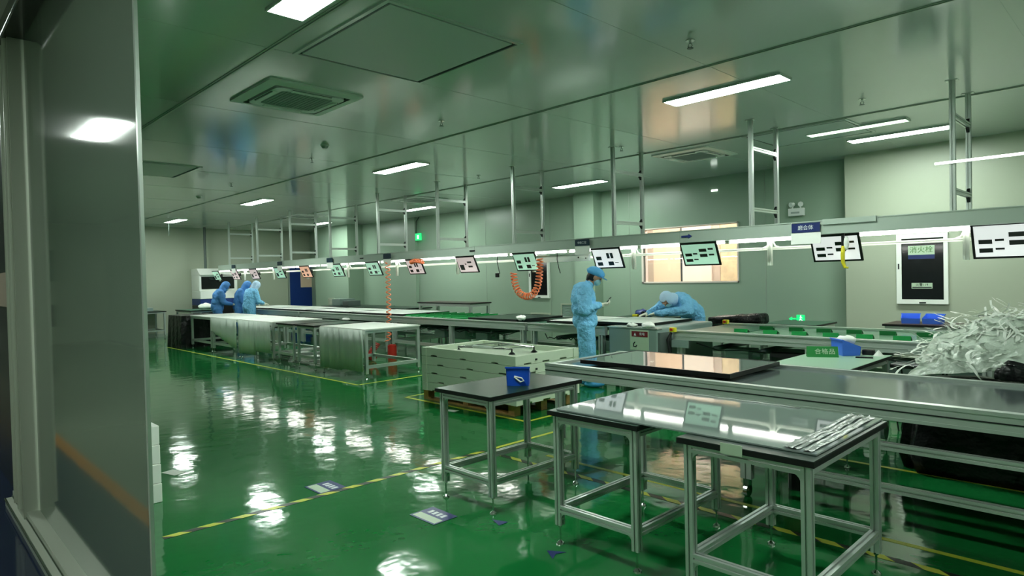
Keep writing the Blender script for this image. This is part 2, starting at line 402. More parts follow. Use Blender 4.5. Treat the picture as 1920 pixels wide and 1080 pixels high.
def cassette(x0, y0, s, label):
    r = thing('ceiling_air_conditioner', label, 'air conditioner', (x0 + s / 2, y0 + s / 2, CH), group='ceiling cassette air conditioners')
    h = s / 2; g = MB()
    def ring(a, b, z0, z1, rr=0.2, m=0):
        def rp(q):
            out = []
            for cx, cy, a0 in ((1, 1, 0), (-1, 1, 90), (-1, -1, 180), (1, -1, 270)):
                for k in range(5):
                    t = math.radians(a0 + k * 22.5); c = q * (1 - rr)
                    out.append((cx * c + q * rr * math.cos(t), cy * c + q * rr * math.sin(t)))
            return out
        A = rp(a); B = rp(b); n = len(A)
        vs = [(p[0], p[1], z0) for p in A] + [(p[0], p[1], z1) for p in B] + [(p[0], p[1], 0) for p in A] + [(p[0], p[1], 0) for p in B]
        fs = [(i, (i + 1) % n, n + (i + 1) % n, n + i) for i in range(n)] + [(2 * n + i, 2 * n + (i + 1) % n, (i + 1) % n, i) for i in range(n)]
        g.add(vs, fs, m)
    ring(h, h * 0.80, -0.018, -0.03, 0.06); ring(h * 0.80, h * 0.74, -0.008, -0.008, 0.28, 1); ring(h * 0.74, h * 0.56, -0.035, -0.035, 0.22)
    g.build('frame', ['acwhite', 'groove'], r)
    for a in range(4):
        g = MB(); g.bbox(-h * 0.42, h * 0.60, -0.046, h * 0.42, h * 0.70, -0.034, 0.004); g.box(-h * 0.42, h * 0.703, -0.037, h * 0.42, h * 0.715, -0.034, 1)
        g.build('flap', ['acwhite', 'groove'], r, rz=a * PI / 2)
    g = MB(); g.box(-h * 0.56, -h * 0.56, -0.034, h * 0.56, h * 0.56, -0.03)
    for k in range(14):
        y = -h * 0.52 + k * h * 1.04 / 13; g.box(-h * 0.52, y - 0.004, -0.038, h * 0.52, y + 0.004, -0.033)
    g.build('grille', 'grille', r)
for x, y, lb in ((-6.30, 2.42, 'large ceiling air conditioner left of the square hatch'), (-5.42, 8.22, 'ceiling air conditioner above the wall window'),
                 (-12.1, 8.1, 'small far ceiling air conditioner above the exit sign'), (-16.75, 7.75, 'farthest ceiling air conditioner above the left monitors')):
    cassette(x, y, 0.92, lb)
def hatch(x0, y0, x1, y1, label):
    r = thing('ceiling_hatch', label, 'hatch', (x0, y0, CH)); X = x1 - x0; Y = y1 - y0; b = 0.03
    g = MB(); g.box(-b, -b, -0.012, X + b, 0, 0); g.box(-b, Y, -0.012, X + b, Y + b, 0); g.box(-b, 0, -0.012, 0, Y, 0); g.box(X, 0, -0.012, X + b, Y, 0)
    g.build('frame', 'ceiling', r)
    g = MB(); g.box(0, 0, -0.003, X, Y, -0.001); g.build('gap', 'groove', r)
    g = MB(); g.box(0.04, 0.015, -0.016, X - 0.01, Y - 0.05, -0.004); g.build('hatch_door', 'hatch', r)
hatch(-4.68, 2.33, -3.44, 3.47, 'large square ceiling hatch with dark gap round it')
hatch(-11.4, 2.35, -10.2, 3.46, 'square ceiling hatch next to the partition edge')
hatch(-3.9, 8.1, -2.68, 9.1, 'square ceiling hatch outline near the back corner')
def sprinkler(x, y, label):
    r = thing('sprinkler_head', label, 'sprinkler', (x, y, CH), group='ceiling sprinklers')
    g = MB(); g.cyl((0, 0, 0), (0, 0, -0.008), 0.035, n=14); g.cyl((0, 0, -0.008), (0, 0, -0.035), 0.010, n=10); g.build('escutcheon', 'steel', r)
    g = MB(); g.tube([(-0.012, 0, -0.03), (-0.018, 0, -0.045), (0, 0, -0.062)], 0.003, 6); g.tube([(0.012, 0, -0.03), (0.018, 0, -0.045), (0, 0, -0.062)], 0.003, 6)
    g.cyl((0, 0, -0.06), (0, 0, -0.064), 0.024, n=14); g.build('deflector', 'reel', r)
for x, y, lb in ((-2.54, 4.41, 'nearest sprinkler head, above and left of the largest whole light'), (-5.68, 4.5, 'sprinkler head between the hatch and the small middle light'),
                 (-2.24, 7.29, 'sprinkler head above the greenish glowing panel'), (-8.59, 4.44, 'sprinkler head beside the round smoke detector'),
                 (-8.31, 7.36, 'sprinkler head near the fourth ladder frame'), (-5.3, 7.33, 'sprinkler head at the ladder frame left of the wall window'),
                 (-11.54, 4.43, 'far sprinkler head left of the far smoke detector')):
    sprinkler(x, y, lb)
for x, y, lb in ((-7.65, 4.14, 'round smoke detector right of the nearest air conditioner'), (-13.66, 4.6, 'far round smoke detector on the left ceiling')):
    r = thing('smoke_detector', lb, 'smoke detector', (x, y, CH))
    g = MB(); g.cyl((0, 0, 0), (0, 0, -0.014), 0.055, n=20); g.build('base', 'acwhite', r)
    g = MB(); g.cyl((0, 0, -0.014), (0, 0, -0.045), 0.048, 0.03, n=20); g.build('sensor_dome', 'grille', r, smooth=False)
g = MB(); g.cyl((0, 0, 0), (0, 0, -0.42), 0.008); g.build('hanging_rod', 'reel', None, (-19.2, 5.65, CH))
tag(bpy.data.objects['hanging_rod'], 'thin rod hanging from ceiling by the farthest left light', 'rod')

# ================================================================== OVERHEAD CHANNEL
LX = [-1.45 - 1.97 * k for k in range(10)]
def ladder(x, label):
    r = thing('hanging_ladder_frame', label, 'hanging frame', (x, 7.25, 2.125), group='ladder frames holding the overhead channel')
    H_ = CH - 2.125
    for y in (0, 0.68):
        g = MB(); g.prof((0, y, 0), (0, y, H_), 0.045); g.build('post', 'alu', r)
        g = MB(); g.box(-0.05, y - 0.035, H_ - 0.006, 0.05, y + 0.035, H_); g.build('ceiling_plate', 'alu', r)
    for z in (0.19, 0.895):
        g = MB(); g.prof((0, 0.0225, z), (0, 0.6575, z), 0.045); g.build('rung', 'alu', r)
        for dz in (-1, 1):
            g = MB(); g.prism([(0.6575, z + dz * 0.0225), (0.615, z + dz * 0.0225), (0.6575, z + dz * 0.07)], 'x', -0.014, 0.014)
            g.build('corner_bracket', 'blackplastic', r)
    return r
names = ['rightmost ladder frame above the fire cabinet', 'ladder frame right of the wall window', 'ladder frame at the left end of the wall window',
         'ladder frame above the looped orange hose', 'ladder frame right of the exit sign', 'ladder frame above the hanging orange coil', 'ladder frame left of the hanging orange coil',
         'ladder frame above the blue door', 'far ladder frame left of the blue door', 'farthest ladder frame above the bunched workers']
for x, nm in zip(LX, names): ladder(x, nm)
ch = thing('overhead_channel', 'long pale metal channel hung from the ceiling above the production line', 'cable channel', (0, 7.22, 1.975))
for k, (a, b) in enumerate(((-20.0, -16.1), (-16.1, -12.2), (-12.2, -8.3), (-8.3, -4.35), (-4.35, -0.4), (-0.4, 2.6))):
    g = MB(); g.box(a + 0.002, 0, 0, b - 0.002, 0.75, 0.15); g.box(a + 0.002, -0.006, 0.138, b - 0.002, 0, 0.15); g.box(a + 0.002, -0.006, 0, b - 0.002, 0, 0.012)
    g.build('channel_section', 'channel', ch)
g = MB(); g.box(-2.62, -0.02, 0.10, -2.1, 0.1, 0.157); g.build('joint_cover', 'channel', ch)
def arrow(x, z, s, label):
    g = MB(); g.prism([(-s, -0.012), (s * 0.3, -0.012), (s * 0.3, -0.03), (s, 0), (s * 0.3, 0.03), (s * 0.3, 0.012), (-s, 0.012)], 'y', -0.002, 0.0)
    tag(g.build('arrow_sticker', 'navy', None, (x, 7.213, z)), label, 'sticker')
arrow(-4.25, 2.05, 0.075, 'blue arrow sticker on the channel above the green-tinted monitor')
for x, nm in ((-8.35, 'small dark tag on the channel right of the third ladder'), (-11.9, 'small dark tag on the channel beside the far coil sign')):
    g = MB(); g.bbox(-0.07, -0.004, -0.012, 0.07, 0, 0.012, 0.003); tag(g.build('channel_tag', 'blackplastic', None, (x, 7.214, 2.05)), nm, 'tag')
# tubes
lamp_x = [1.3 - 1.29 * k for k in range(17)]
for k, x in enumerate(lamp_x):
    r = thing('tube_light', None, 'tube light', (x, 7.475, 1.957), group='tube lights under the channel')
    r['label'] = 'glowing tube light under the overhead channel, outside the picture' if x > -0.9 else 'glowing tube light under the overhead channel'
    g = MB(); g.cyl((-1.24, 0, 0), (-0.01, 0, 0), 0.013, n=10); g.build('tube', 'tube_e', r, smooth=True)
    g = MB(); g.box(-1.255, -0.012, 0.012, 0.02, 0.03, 0.027); g.box(-1.255, -0.016, -0.016, -1.24, 0.02, 0.02); g.box(-0.01, -0.016, -0.016, 0.025, 0.02, 0.02)
    g.build('batten', 'white', r)
# monitor rail
mr = thing('monitor_rail', 'white profile rail under the channel carrying the monitors', 'rail', (0, 7.56, 1.86))
g = MB(); g.prof((-19.9, 0, 0), (2.2, 0, 0), 0.035); g.build('rail', 'whitealu', mr)
for k in range(11):
    x = -1.40 - 1.93 * k
    g = MB(); g.prof((x, -0.045, -0.20), (x, -0.045, 0.115), 0.05, 0.04); g.build('drop_post', 'whitealu', mr)
    g = MB()
    for sx in (-1, 1):
        pts = [(x + sx * 0.02, -0.01, 0.09), (x + sx * 0.05, -0.01, 0.03), (x + sx * 0.12, -0.01, 0.002)]
        g.tube(pts, 0.009, 6)
    g.build('gusset', 'whitealu', mr)
# monitors
def make_monitor(scr, layout, label, big=1.0):
    r = thing('monitor', label, 'monitor', group='black framed monitors under the channel')
    W, Hh = 0.255 * big, 0.16 * big
    T = Matrix.Rotation(math.radians(24), 4, 'X')       # top towards the viewer
    g = MB(); g.bbox(-W, 0, -Hh, W, 0.022, Hh, 0.006, mat4=T); g.box(-W * 0.5, 0.02, -Hh * 0.5, W * 0.5, 0.045, Hh * 0.5, mat4=T); g.build('casing', 'blackplastic', r)
    g = MB(); b = 0.024; g.box(-W + b, -0.002, -Hh + b, W - b, 0.001, Hh - b, mat4=T); s = g.build('screen', scr, r)
    g = MB()
    for (u, v, a, c) in layout:
        u0 = -W + b + u * 2 * (W - b); v0 = -Hh + b + v * 2 * (Hh - b)
        g.box(u0, -0.0035, v0, u0 + a * 2 * (W - b), -0.002, v0 + c * 2 * (Hh - b), mat4=T)
    g.build('screen_graphics', 'screendark', s)
    g = MB(); g.cyl((0, 0.03, 0), (0, 0.15, 0.02), 0.016); g.box(-0.04, 0.13, -0.03, 0.04, 0.16, 0.05); g.build('mount_arm', 'blackplastic', r)
    return r
LAY1 = [(0.06, 0.42, 0.2, 0.14), (0.3, 0.5, 0.13, 0.07), (0.06, 0.14, 0.2, 0.14), (0.3, 0.22, 0.13, 0.06), (0.5, 0.62, 0.22, 0.15), (0.77, 0.7, 0.15, 0.09), (0.5, 0.36, 0.22, 0.15), (0.77, 0.42, 0.15, 0.08)]
LAY2 = [(0.08, 0.42, 0.2, 0.2), (0.08, 0.1, 0.2, 0.2), (0.5, 0.5, 0.1, 0.3), (0.64, 0.5, 0.1, 0.3), (0.5, 0.1, 0.2, 0.22), (0.75, 0.24, 0.14, 0.04)]
LAY3 = [(0.07, 0.14, 0.24, 0.36), (0.4, 0.5, 0.08, 0.08), (0.56, 0.6, 0.24, 0.12), (0.56, 0.3, 0.24, 0.12)]
MON = [(-1.05, 'screenwhite', LAY1, 'monitor cut by the right edge of the picture', 1.12), (-2.55, 'screenwhite', LAY1, 'monitor partly behind the blue station sign, right of the wall window', 1.0),
       (-4.17, 'screengreen', LAY1, 'green-tinted monitor in front of the wall window', 1.0), (-5.62, 'screenwhite', LAY2, 'monitor directly above the standing worker', 1.0),
       (-7.25, 'screengreen', LAY2, 'green-tinted monitor above the looped orange hose', 1.0), (-8.70, 'screenpink', LAY3, 'pinkish monitor left of the dangling black plug', 1.0),
       (-10.25, 'screenpink', LAY2, 'monitor behind the orange hose bundle', 1.0), (-11.72, 'screengreen', LAY2, 'monitor just left of the long hanging orange coil', 1.0),
       (-13.25, 'screengreen', LAY2, 'monitor right of the blue door, under a hanging card', 1.0), (-14.75, 'screenorange', LAY2, 'orange-tinted monitor in front of the blue door', 1.0),
       (-16.2, 'screengreen', LAY3, 'grey-green monitor left of the blue door', 1.0), (-17.8, 'screenpink', LAY3, 'pinkish far monitor right of the bunched workers', 1.0),
       (-19.15, 'screenpink', LAY2, 'pinkish far monitor above the bunched workers', 1.0), (-20.6, 'screengreen', LAY3, 'dark farthest monitor before the white and blue machine', 1.0)]
for x, sc, lay, lb, big in MON:
    r = make_monitor(sc, lay, lb, big); r.location = (x, 7.385, 1.825)
# station signs
def station_sign(x, w_, txt, label, hdr='sign_dark', tall=0.1, size=0.055):
    r = thing('station_sign', label, 'sign', (x, 7.19, 2.105))
    g = MB(); g.box(0, 0, -tall, w_, 0.008, 0); g.build('header_plate', hdr, r)
    g = MB(); g.box(-0.01, 0.006, -tall - 0.125, w_ + 0.005, 0.010, -tall); g.box(-0.004, 0.009, -tall, 0, 0.014, 0.01); g.build('card_pocket', 'white', r)
    if txt: text(txt, size, 'text_white', r, (w_ * 0.5, -0.002, -tall * 0.5 - 0.002))
    return r
station_sign(-2.94, 0.30, '\u78e8\u5408\u4f53', 'large navy station sign with white characters, right of the wall window')
station_sign(-6.05, 0.26, '\u4e2d\u68c0\u5de5\u4f4d', 'dark station sign above the standing worker', 'sign_teal', 0.09, 0.042)
station_sign(-11.05, 0.26, None, 'station sign above the long hanging orange coil', 'sign_teal', 0.1)
station_sign(-13.35, 0.26, None, 'station sign card between the far ladder frames', 'sign_teal', 0.1)
station_sign(-15.9, 0.26, None, 'far station sign card left of the blue door', 'sign_teal', 0.1)
station_sign(-18.9, 0.26, None, 'farthest station sign card above the bunched workers', 'sign_teal', 0.1)
# white box rail section by the loop
r = thing('wiring_box', 'bright white wiring box under the channel right of the looped hose', 'wiring box', (-6.95, 7.31, 1.80))
g = MB(); g.bbox(0, 0, 0, 1.05, 0.05, 0.11, 0.004); g.build('body', 'white', r)
g = MB(); g.cyl((0.86, -0.004, 0.055), (0.86, 0, 0.055), 0.012); g.cyl((1.0, -0.004, 0.04), (1.0, 0, 0.04), 0.01); g.build('knob', 'blackplastic', r)
# upper bright streak, built as a glowing strip added on the rightmost ladder
r = thing('tube_light', 'thin glowing strip added across the rightmost ladder frame', 'tube light', (-1.58, 7.18, 2.575))
g = MB(); g.cyl((0, 0, 0), (1.15, 0, 0), 0.012, n=10); g.build('tube', 'tube_e2', r, smooth=True)
g = MB(); g.box(0, 0.012, -0.012, 1.15, 0.03, 0.012); g.box(0.1, 0.03, -0.01, 0.16, 0.05, 0.01); g.build('batten', 'white', r)

# hoses
def coil_thing(name, path, rad, pitch, rt, label, m='orange'):
    o = Vector(path[0]); pts = [p - o for p in helix(path, rad, pitch)]
    g = MB(); g.tube(pts, rt, 6); return tag(g.build(name, m, None, o, smooth=True), label, 'air hose')
coil_thing('coiled_air_hose', [(-10.88, 7.18, 1.93), (-10.88, 7.18, 1.3), (-10.9, 7.18, 0.5), (-10.93, 7.16, 0.36)], 0.045, 0.098, 0.0105, 'long orange coil hanging straight down to the floor behind the white tables')
def uarc(x0, z0, xm, zm, x1, z1, y, n=24):
    out = []
    for i in range(n + 1):
        t = i / n; c = 1 - abs(2 * t - 1) ** 2.2
        x = x0 + (x1 - x0) * (0.5 - 0.5 * math.cos(PI * t)); z = (z0 + (z1 - z0) * t) * (1 - c) + zm * c
        out.append((x, y, z))
    return out
coil_thing('coiled_air_hose', uarc(-7.36, 1.66, -7.06, 1.28, -6.78, 1.86, 7.22), 0.048, 0.050, 0.0105, 'orange coil looped in a U beside the standing worker')
coil_thing('coiled_air_hose', [(-10.12, 7.2, 1.91), (-9.95, 7.17, 1.935), (-9.74, 7.2, 1.91)], 0.036, 0.028, 0.009, 'short bundle of orange coil tied to the rail')
r = tag(MB().tube(helix([(-10.95, 6.85, 0.07), (-11.1, 6.85, 0.07), (-11.15, 6.95, 0.18), (-11.08, 7.02, 0.33)], 0.06, 0.035), 0.011, 6).build('hose_heap', 'red', None, smooth=True), 'red heap of coiled hose on the floor behind the white tables', 'hose')
g = MB(); g.cyl((0, 0, 0), (0, 0, 0.28), 0.09, n=20); g.cyl((0, 0, 0.28), (0, 0, 0.30), 0.07, n=20); tag(g.build('air_hose_drum', 'red', None, (-10.86, 7.22, 0.0)), 'red drum under the long hanging coil', 'hose drum')
# yellow strap
r = thing('yellow_tool_strap', 'yellow curved handle hanging from the rail in front of a monitor', 'tool', (-2.43, 7.26, 1.95))
g = MB(); g.bbox(-0.02, -0.01, -0.13, 0.012, 0.012, 0.026, 0.006); g.build('grip', 'blackplastic', r)
g = MB(); g.ell((0.03, 0, -0.08), (0.028, 0.02, 0.075)); g.build('shell', 'white', r, smooth=True)
g = MB(); g.tube([(0, 0, -0.11), (-0.008, 0, -0.2), (-0.006, 0, -0.28), (0.012, 0, -0.335), (0.045, 0, -0.34)], [0.02, 0.022, 0.02, 0.016, 0.01], 8); g.build('handle', 'yellow', r, smooth=True)
r = thing('hanging_plug', 'black plug dangling on a cable left of the looped hose', 'plug', (-7.72, 7.2, 1.95))
g = MB(); g.tube([(0.02, 0, 0), (0.0, 0, -0.1), (0.03, 0, -0.22), (0.06, 0, -0.3)], 0.006, 6); g.build('cable', 'wire', r)
g = MB(); g.bbox(-0.035, -0.02, -0.36, 0.03, 0.02, -0.29, 0.008); g.tube([(0.05, 0, -0.29), (0.01, 0, -0.31)], 0.005, 6); g.build('plug_body', 'blackplastic', r)
g = MB(); g.tube([(0, 0, 0), (-0.01, 0, -0.12), (0.02, 0, -0.25), (0.05, 0, -0.33)], 0.006, 6); tag(g.build('hanging_cable', 'wire', None, (-6.4, 7.2, 1.96)), 'short black cable dangling between the hose loop and the standing worker', 'cable')

# ================================================================== PRODUCTION LINE
def conveyor(x0, x1, label, bed='bed', y0=7.6, y1=9.1, legs=None):
    L = x1 - x0; r = thing('conveyor_section', label, 'conveyor', (x0, y0, 0), group='production line sections'); D = y1 - y0
    for y, nm in ((0.03, 'side_rail'), (D - 0.03, 'side_rail')):
        g = MB(); g.box(0.004, y - 0.03, 0.70, L - 0.004, y + 0.03, 0.82); g.box(0.004, y - 0.045, 0.812, L - 0.004, y + 0.045, 0.828); g.box(0.004, y - 0.036, 0.745, L - 0.004, y + 0.036, 0.755); g.build(nm, 'alu', r)
    g = MB(); g.box(0.004, 0.07, 0.77, L - 0.004, D - 0.07, 0.795); g.build('bed', bed, r)
    n = max(2, round(L / 1.9) + 1) if legs is None else legs
    for i in range(n):
        x = 0.1 + (L - 0.2) * i / (n - 1)
        for y in (0.05, D - 0.05):
            g = MB(); g.prof((x, y, 0.06), (x, y, 0.70), 0.08); g.build('leg', 'alu', r)
            g = MB(); g.cyl((x, y, 0), (x, y, 0.015), 0.035, n=12); g.cyl((x, y, 0.015), (x, y, 0.06), 0.01, n=8); g.build('levelling_foot', 'steel', r)
        g = MB(); g.prof((x, 0.09, 0.30), (x, D - 0.09, 0.30), 0.06); g.build('cross_rail', 'alu', r)
    for y in (0.05, D - 0.05):
        g = MB(); g.prof((0.14, y, 0.30), (L - 0.14, y, 0.30), 0.06); g.build('lower_rail', 'alu', r)
    # drive gear slung under the bed
    rnd = random.Random(int(abs(x0) * 10))
    k = 0.55
    while k < L - 0.4:
        g = MB(); g.cyl((k, 0.12, 0.60), (k, D - 0.12, 0.60), 0.035, n=12); g.build('roller', 'reel', r, smooth=True)
        if rnd.random() < 0.6:
            g = MB(); g.bbox(k + 0.1, 0.2, 0.44, k + 0.42, 0.5, 0.60, 0.01); g.cyl((k + 0.42, 0.35, 0.52), (k + 0.52, 0.35, 0.52), 0.05, n=12); g.build('drive_motor', 'cabinet', r)
        k += 0.62
    g = MB(); g.tube([(0.3, 0.1, 0.66)] + [(0.3 + (L - 0.6) * q / 20, 0.1, 0.63 - 0.05 * abs(math.sin(q * 1.3))) for q in range(1, 20)] + [(L - 0.3, 0.1, 0.66)], 0.008, 6); g.build('cable', 'wire', r)
    return r
LINE_R = conveyor(-4.72, 2.2, 'production line section with staggered green plates, right side', 'bed')
conveyor(-7.45, -5.85, 'production line section behind the standing worker', 'bed')
LINE_G = conveyor(-11.5, -7.5, 'production line section with dense green slats and a dark panel', 'greentop')
conveyor(-15.6, -11.55, 'production line section carrying white panels left of the orange coil', 'bed')
conveyor(-19.9, -15.65, 'farthest production line section beside the bunched workers', 'bed')
# green mat by the cabinet
g = MB(); g.bbox(-4.70, 7.72, 0.795, -3.9, 8.95, 0.803, 0.003); tag(g.build('green_mat', 'greentop', None), 'green mat under the bending worker, left end of the plated section', 'mat')
g = MB(); g.box(-4.72, 7.575, 0.60, -4.47, 7.60, 0.70); tag(g.build('cover_plate', 'cabinet', None), 'plain grey cover plate on the line side next to the grey cabinet', 'cover plate')
# plates
def plate(x, y, label, L=0.17, group='staggered green plates'):
    r = MB(); r.box(0, 0, 0, L, 0.012, 0.05); r.add([(0, 0.012, 0.05), (L, 0.012, 0.05), (L, 0.13, 0.004), (0, 0.13, 0.004), (0, 0.012, 0.044), (L, 0.012, 0.044), (L, 0.13, 0.0), (0, 0.13, 0.0)],
        ((0, 1, 2, 3), (7, 6, 5, 4), (0, 4, 5, 1), (2, 6, 7, 3), (1, 5, 6, 2), (0, 3, 7, 4)))
    return r.build('deflector_plate', 'greenplate', LINE_R, (x + 4.72, y - 7.6, 0.795), rz=math.radians(8))
for i, x in enumerate((-4.05, -3.66, -3.30, -2.93, -2.56, -2.18, -1.80, -1.42, -1.04)):
    plate(x, 8.02, 'green plate in the near row of the plated line section')
for i, x in enumerate((-3.95, -3.55, -3.2, -2.84, -2.47, -2.08, -1.7, -1.32, -0.94)):
    plate(x, 8.55, 'green plate in the far row of the plated line section')
for k in range(7):
    for j in range(2):
        g = MB(); g.bbox(-0.06, 0, 0, 0.06, 0.55, 0.035, 0.005); g.box(-0.065, 0, 0.03, -0.055, 0.55, 0.055)
        g.build('green_slat', 'greenplate', LINE_G, (-11.15 + k * 0.26 + 11.5, 7.75 + j * 0.63 - 7.6, 0.796), rz=-0.1)
def solar_panel(x0, y0, L, W, z, top, label, rz=0, th=0.035, lip=0.014):
    r = thing('solar_panel', label, 'solar panel', (x0, y0, z), rz)
    g = MB(); b = lip
    g.box(0, 0, 0, L, b, th); g.box(0, W - b, 0, L, W, th); g.box(0, b, 0, b, W - b, th); g.box(L - b, b, 0, L, W - b, th); g.build('frame', 'pvblack', r)
    g = MB(); g.box(b, b, th - 0.010, L - b, W - b, th - 0.002); g.build('laminate', top, r)
    return r
for x, lb in ((-19.75, 'white-faced panel next to the bunched workers'), (-17.6, 'second white-faced panel from the bunched workers'), (-15.4, 'third white-faced panel on the line'), (-13.25, 'white-faced panel just left of the long orange coil')):
    solar_panel(x, 7.72, 2.05, 1.25, 0.83, 'pvwhite', lb)
solar_panel(-9.05, 7.68, 1.25, 1.2, 0.83, 'blacktop', 'black panel on the line left of the standing worker')
solar_panel(-7.2, 7.8, 1.0, 1.25, 0.83, 'pvwhite', 'panel with white face behind the standing worker')
solar_panel(-6.15, 7.62, 1.05, 1.15, 0.865, 'plasticfilm', 'grey-faced panel on top of the grey cabinet under the bending worker')
for x, y, s, lb in ((-7.75, 7.75, 0.1, 'white crumpled glove on the black panel edge left of the standing worker'), (-5.25, 7.44, 0.08, 'white crumpled wipe on the grey cabinet, left one'), (-4.98, 7.42, 0.1, 'white crumpled wipe on the grey cabinet, right one')):
    g = MB(); g.ell((0, 0, 0.25 * s), (s, s * 0.7, s * 0.4), 14, 9)
    g.v = [tuple(Vector(v) + noise.noise_vector(Vector(v) * 22 + Vector((x * 9, 0, 0))) * 0.03) for v in g.v]
    tag(g.build('crumpled_wipe', 'white', None, (x, y, 0.865), smooth=True), lb, 'wipe')
# grey cabinet
r = thing('grey_cabinet', 'grey machine cabinet with red warning label beside the standing worker', 'cabinet', (-5.62, 7.38, 0))
g = MB(); g.bbox(0, 0, 0.08, 0.80, 1.5, 0.86, 0.02); g.build('body', 'cabinet', r)
g = MB(); g.box(-0.01, -0.01, 0.845, 0.81, 0.12, 0.862); g.build('top_lip', 'alu', r)
g = MB(); g.box(0.50, -0.006, 0.55, 0.80, 0, 0.83); d = g.build('label_plate', 'plate', r, (-0.13, 0, 0))
g = MB(); g.box(0.53, -0.009, 0.735, 0.79, -0.006, 0.81); g.build('red_strip', 'redlabel', d)
g = MB(); g.prism([(0.565, 0.75), (0.605, 0.75), (0.585, 0.79)], 'y', -0.011, -0.009); g.build('warning_triangle', 'text_white', d)
text('\u6709\u7535', 0.045, 'text_white', d, (0.70, -0.0105, 0.772))
g = MB(); g.tube([(0.58, -0.008, 0.66), (0.56, -0.008, 0.64), (0.56, -0.008, 0.60), (0.60, -0.008, 0.60), (0.61, -0.008, 0.62)], 0.008, 6); g.build('symbol', 'text_dark', d)
for x in (0.08, 0.72):
    for y in (0.08, 1.4):
        g = MB(); g.cyl((x, y, 0), (x, y, 0.08), 0.03, n=12); g.build('foot', 'blackplastic', r)
g = MB(); g.box(0.79, 0.02, 0.2, 0.84, 0.30, 0.80); g.build('cable_duct', 'reel', r)
for k, (x, y, z) in enumerate(((-4.66, 7.52, 0.81), (-4.60, 8.86, 0.83))):
    r = thing('switch_box', ('yellow switch box on the near line edge beside the grey cabinet', 'yellow switch box on the far line edge right of the bending worker')[k], 'switch', (x, y, z))
    g = MB(); g.bbox(-0.04, -0.03, 0, 0.04, 0.03, 0.06, 0.006); g.build('box', 'yellow', r)
    g = MB(); g.cyl((0, -0.03, 0.035), (0, -0.055, 0.035), 0.018, n=12); g.build('button', 'red', r)
g = MB(); g.tube([(-4.70, 7.54, 0.80), (-4.74, 7.52, 0.70), (-4.70, 7.50, 0.55), (-4.78, 7.50, 0.35), (-4.8, 7.52, 0.1)], 0.022, 8); tag(g.build('black_cable_bundle', 'wire', None, smooth=True), 'thick black cable bundle hanging beside the grey cabinet', 'cable')
g = MB(); g.bbox(-3.45, 7.68, 0.36, -2.45, 8.1, 0.62, 0.05)
g.v = [tuple(Vector(v) + noise.noise_vector(Vector(v) * 3) * 0.04) for v in g.v]
g.build('drive_unit', 'blackplastic', LINE_R, (4.72, -7.6, 0))
g = MB(); g.bbox(-2.35, 7.55, 0.34, -2.05, 7.70, 0.44, 0.01); tag(g.build('power_strip', 'white', None), 'white power strip under the plated line section', 'power strip')

# ================================================================== TABLES
def make_table(W, D, top, label, h=0.8, prof=0.042, th=0.028, over=0.025, group=None, loc=(0, 0, 0), foot=0.115, detail=True, low=0.215, cat='table', name='work_table', edge='blackedge'):
    r = thing(name, label, cat, loc, group=group)
    g = MB(); g.box(-over, -over, h - th, W + over, D + over, h - 0.003); g.build('tabletop', edge, r)
    g = MB(); g.box(-over + 0.002, -over + 0.002, h - 0.003, W + over - 0.002, D + over - 0.002, h); g.build('top_sheet', top, r)
    p = prof / 2; z1 = h - th
    for x in (p, W - p):
        for y in (p, D - p):
            g = MB(); g.prof((x, y, foot), (x, y, z1), prof, slots=detail); lg = g.build('leg', 'alu', r)
            g = MB(); g.cyl((x, y, 0), (x, y, 0.01), 0.024, 0.022, n=14); g.cyl((x, y, 0.01), (x, y, 0.022), 0.02, 0.008, n=14); g.cyl((x, y, 0.02), (x, y, foot), 0.0055, n=8); g.cyl((x, y, foot - 0.012), (x, y, foot), 0.012, n=8)
            g.build('levelling_foot', 'steel', lg, smooth=False)
    for z, nm in ((z1 - p, 'top_rail'), (low, 'bottom_rail')):
        for y in (p, D - p): g = MB(); g.prof((prof, y, z), (W - prof, y, z), prof, slots=detail); g.build(nm, 'alu', r)
        for x in (p, W - p): g = MB(); g.prof((x, prof, z), (x, D - prof, z), prof, slots=detail); g.build(nm, 'alu', r)
    if detail:
        q = 0.045
        for x, sx in ((prof, 1), (W - prof, -1)):
            for y in (p, D - p):
                for z, sz in ((z1 - prof, -1), (low - p, -1)):
                    pts = [(x, z), (x + sx * q, z)] + [(x + sx * q * (1 - math.sin(t * PI / 10)), z + sz * q * (1 - math.cos(t * PI / 10))) for t in range(1, 5)] + [(x, z + sz * q)]
                    g = MB(); g.prism(pts, 'y', y - 0.014, y + 0.014); g.build('corner_bracket', 'alu', r)
    return r
make_table(0.55, 0.90, 'blacktop', 'black-topped work table carrying the blue bin, left of the front pair', loc=(-3.74, 2.885, 0), group='front work tables')
make_table(0.59, 0.90, 'blacktop', 'left table of the front pair under the glass panel', loc=(-2.58, 2.83, 0), group='front work tables')
make_table(0.60, 0.93, 'blacktop', 'right table of the front pair under the glass panel', loc=(-1.67, 2.77, 0), group='front work tables')
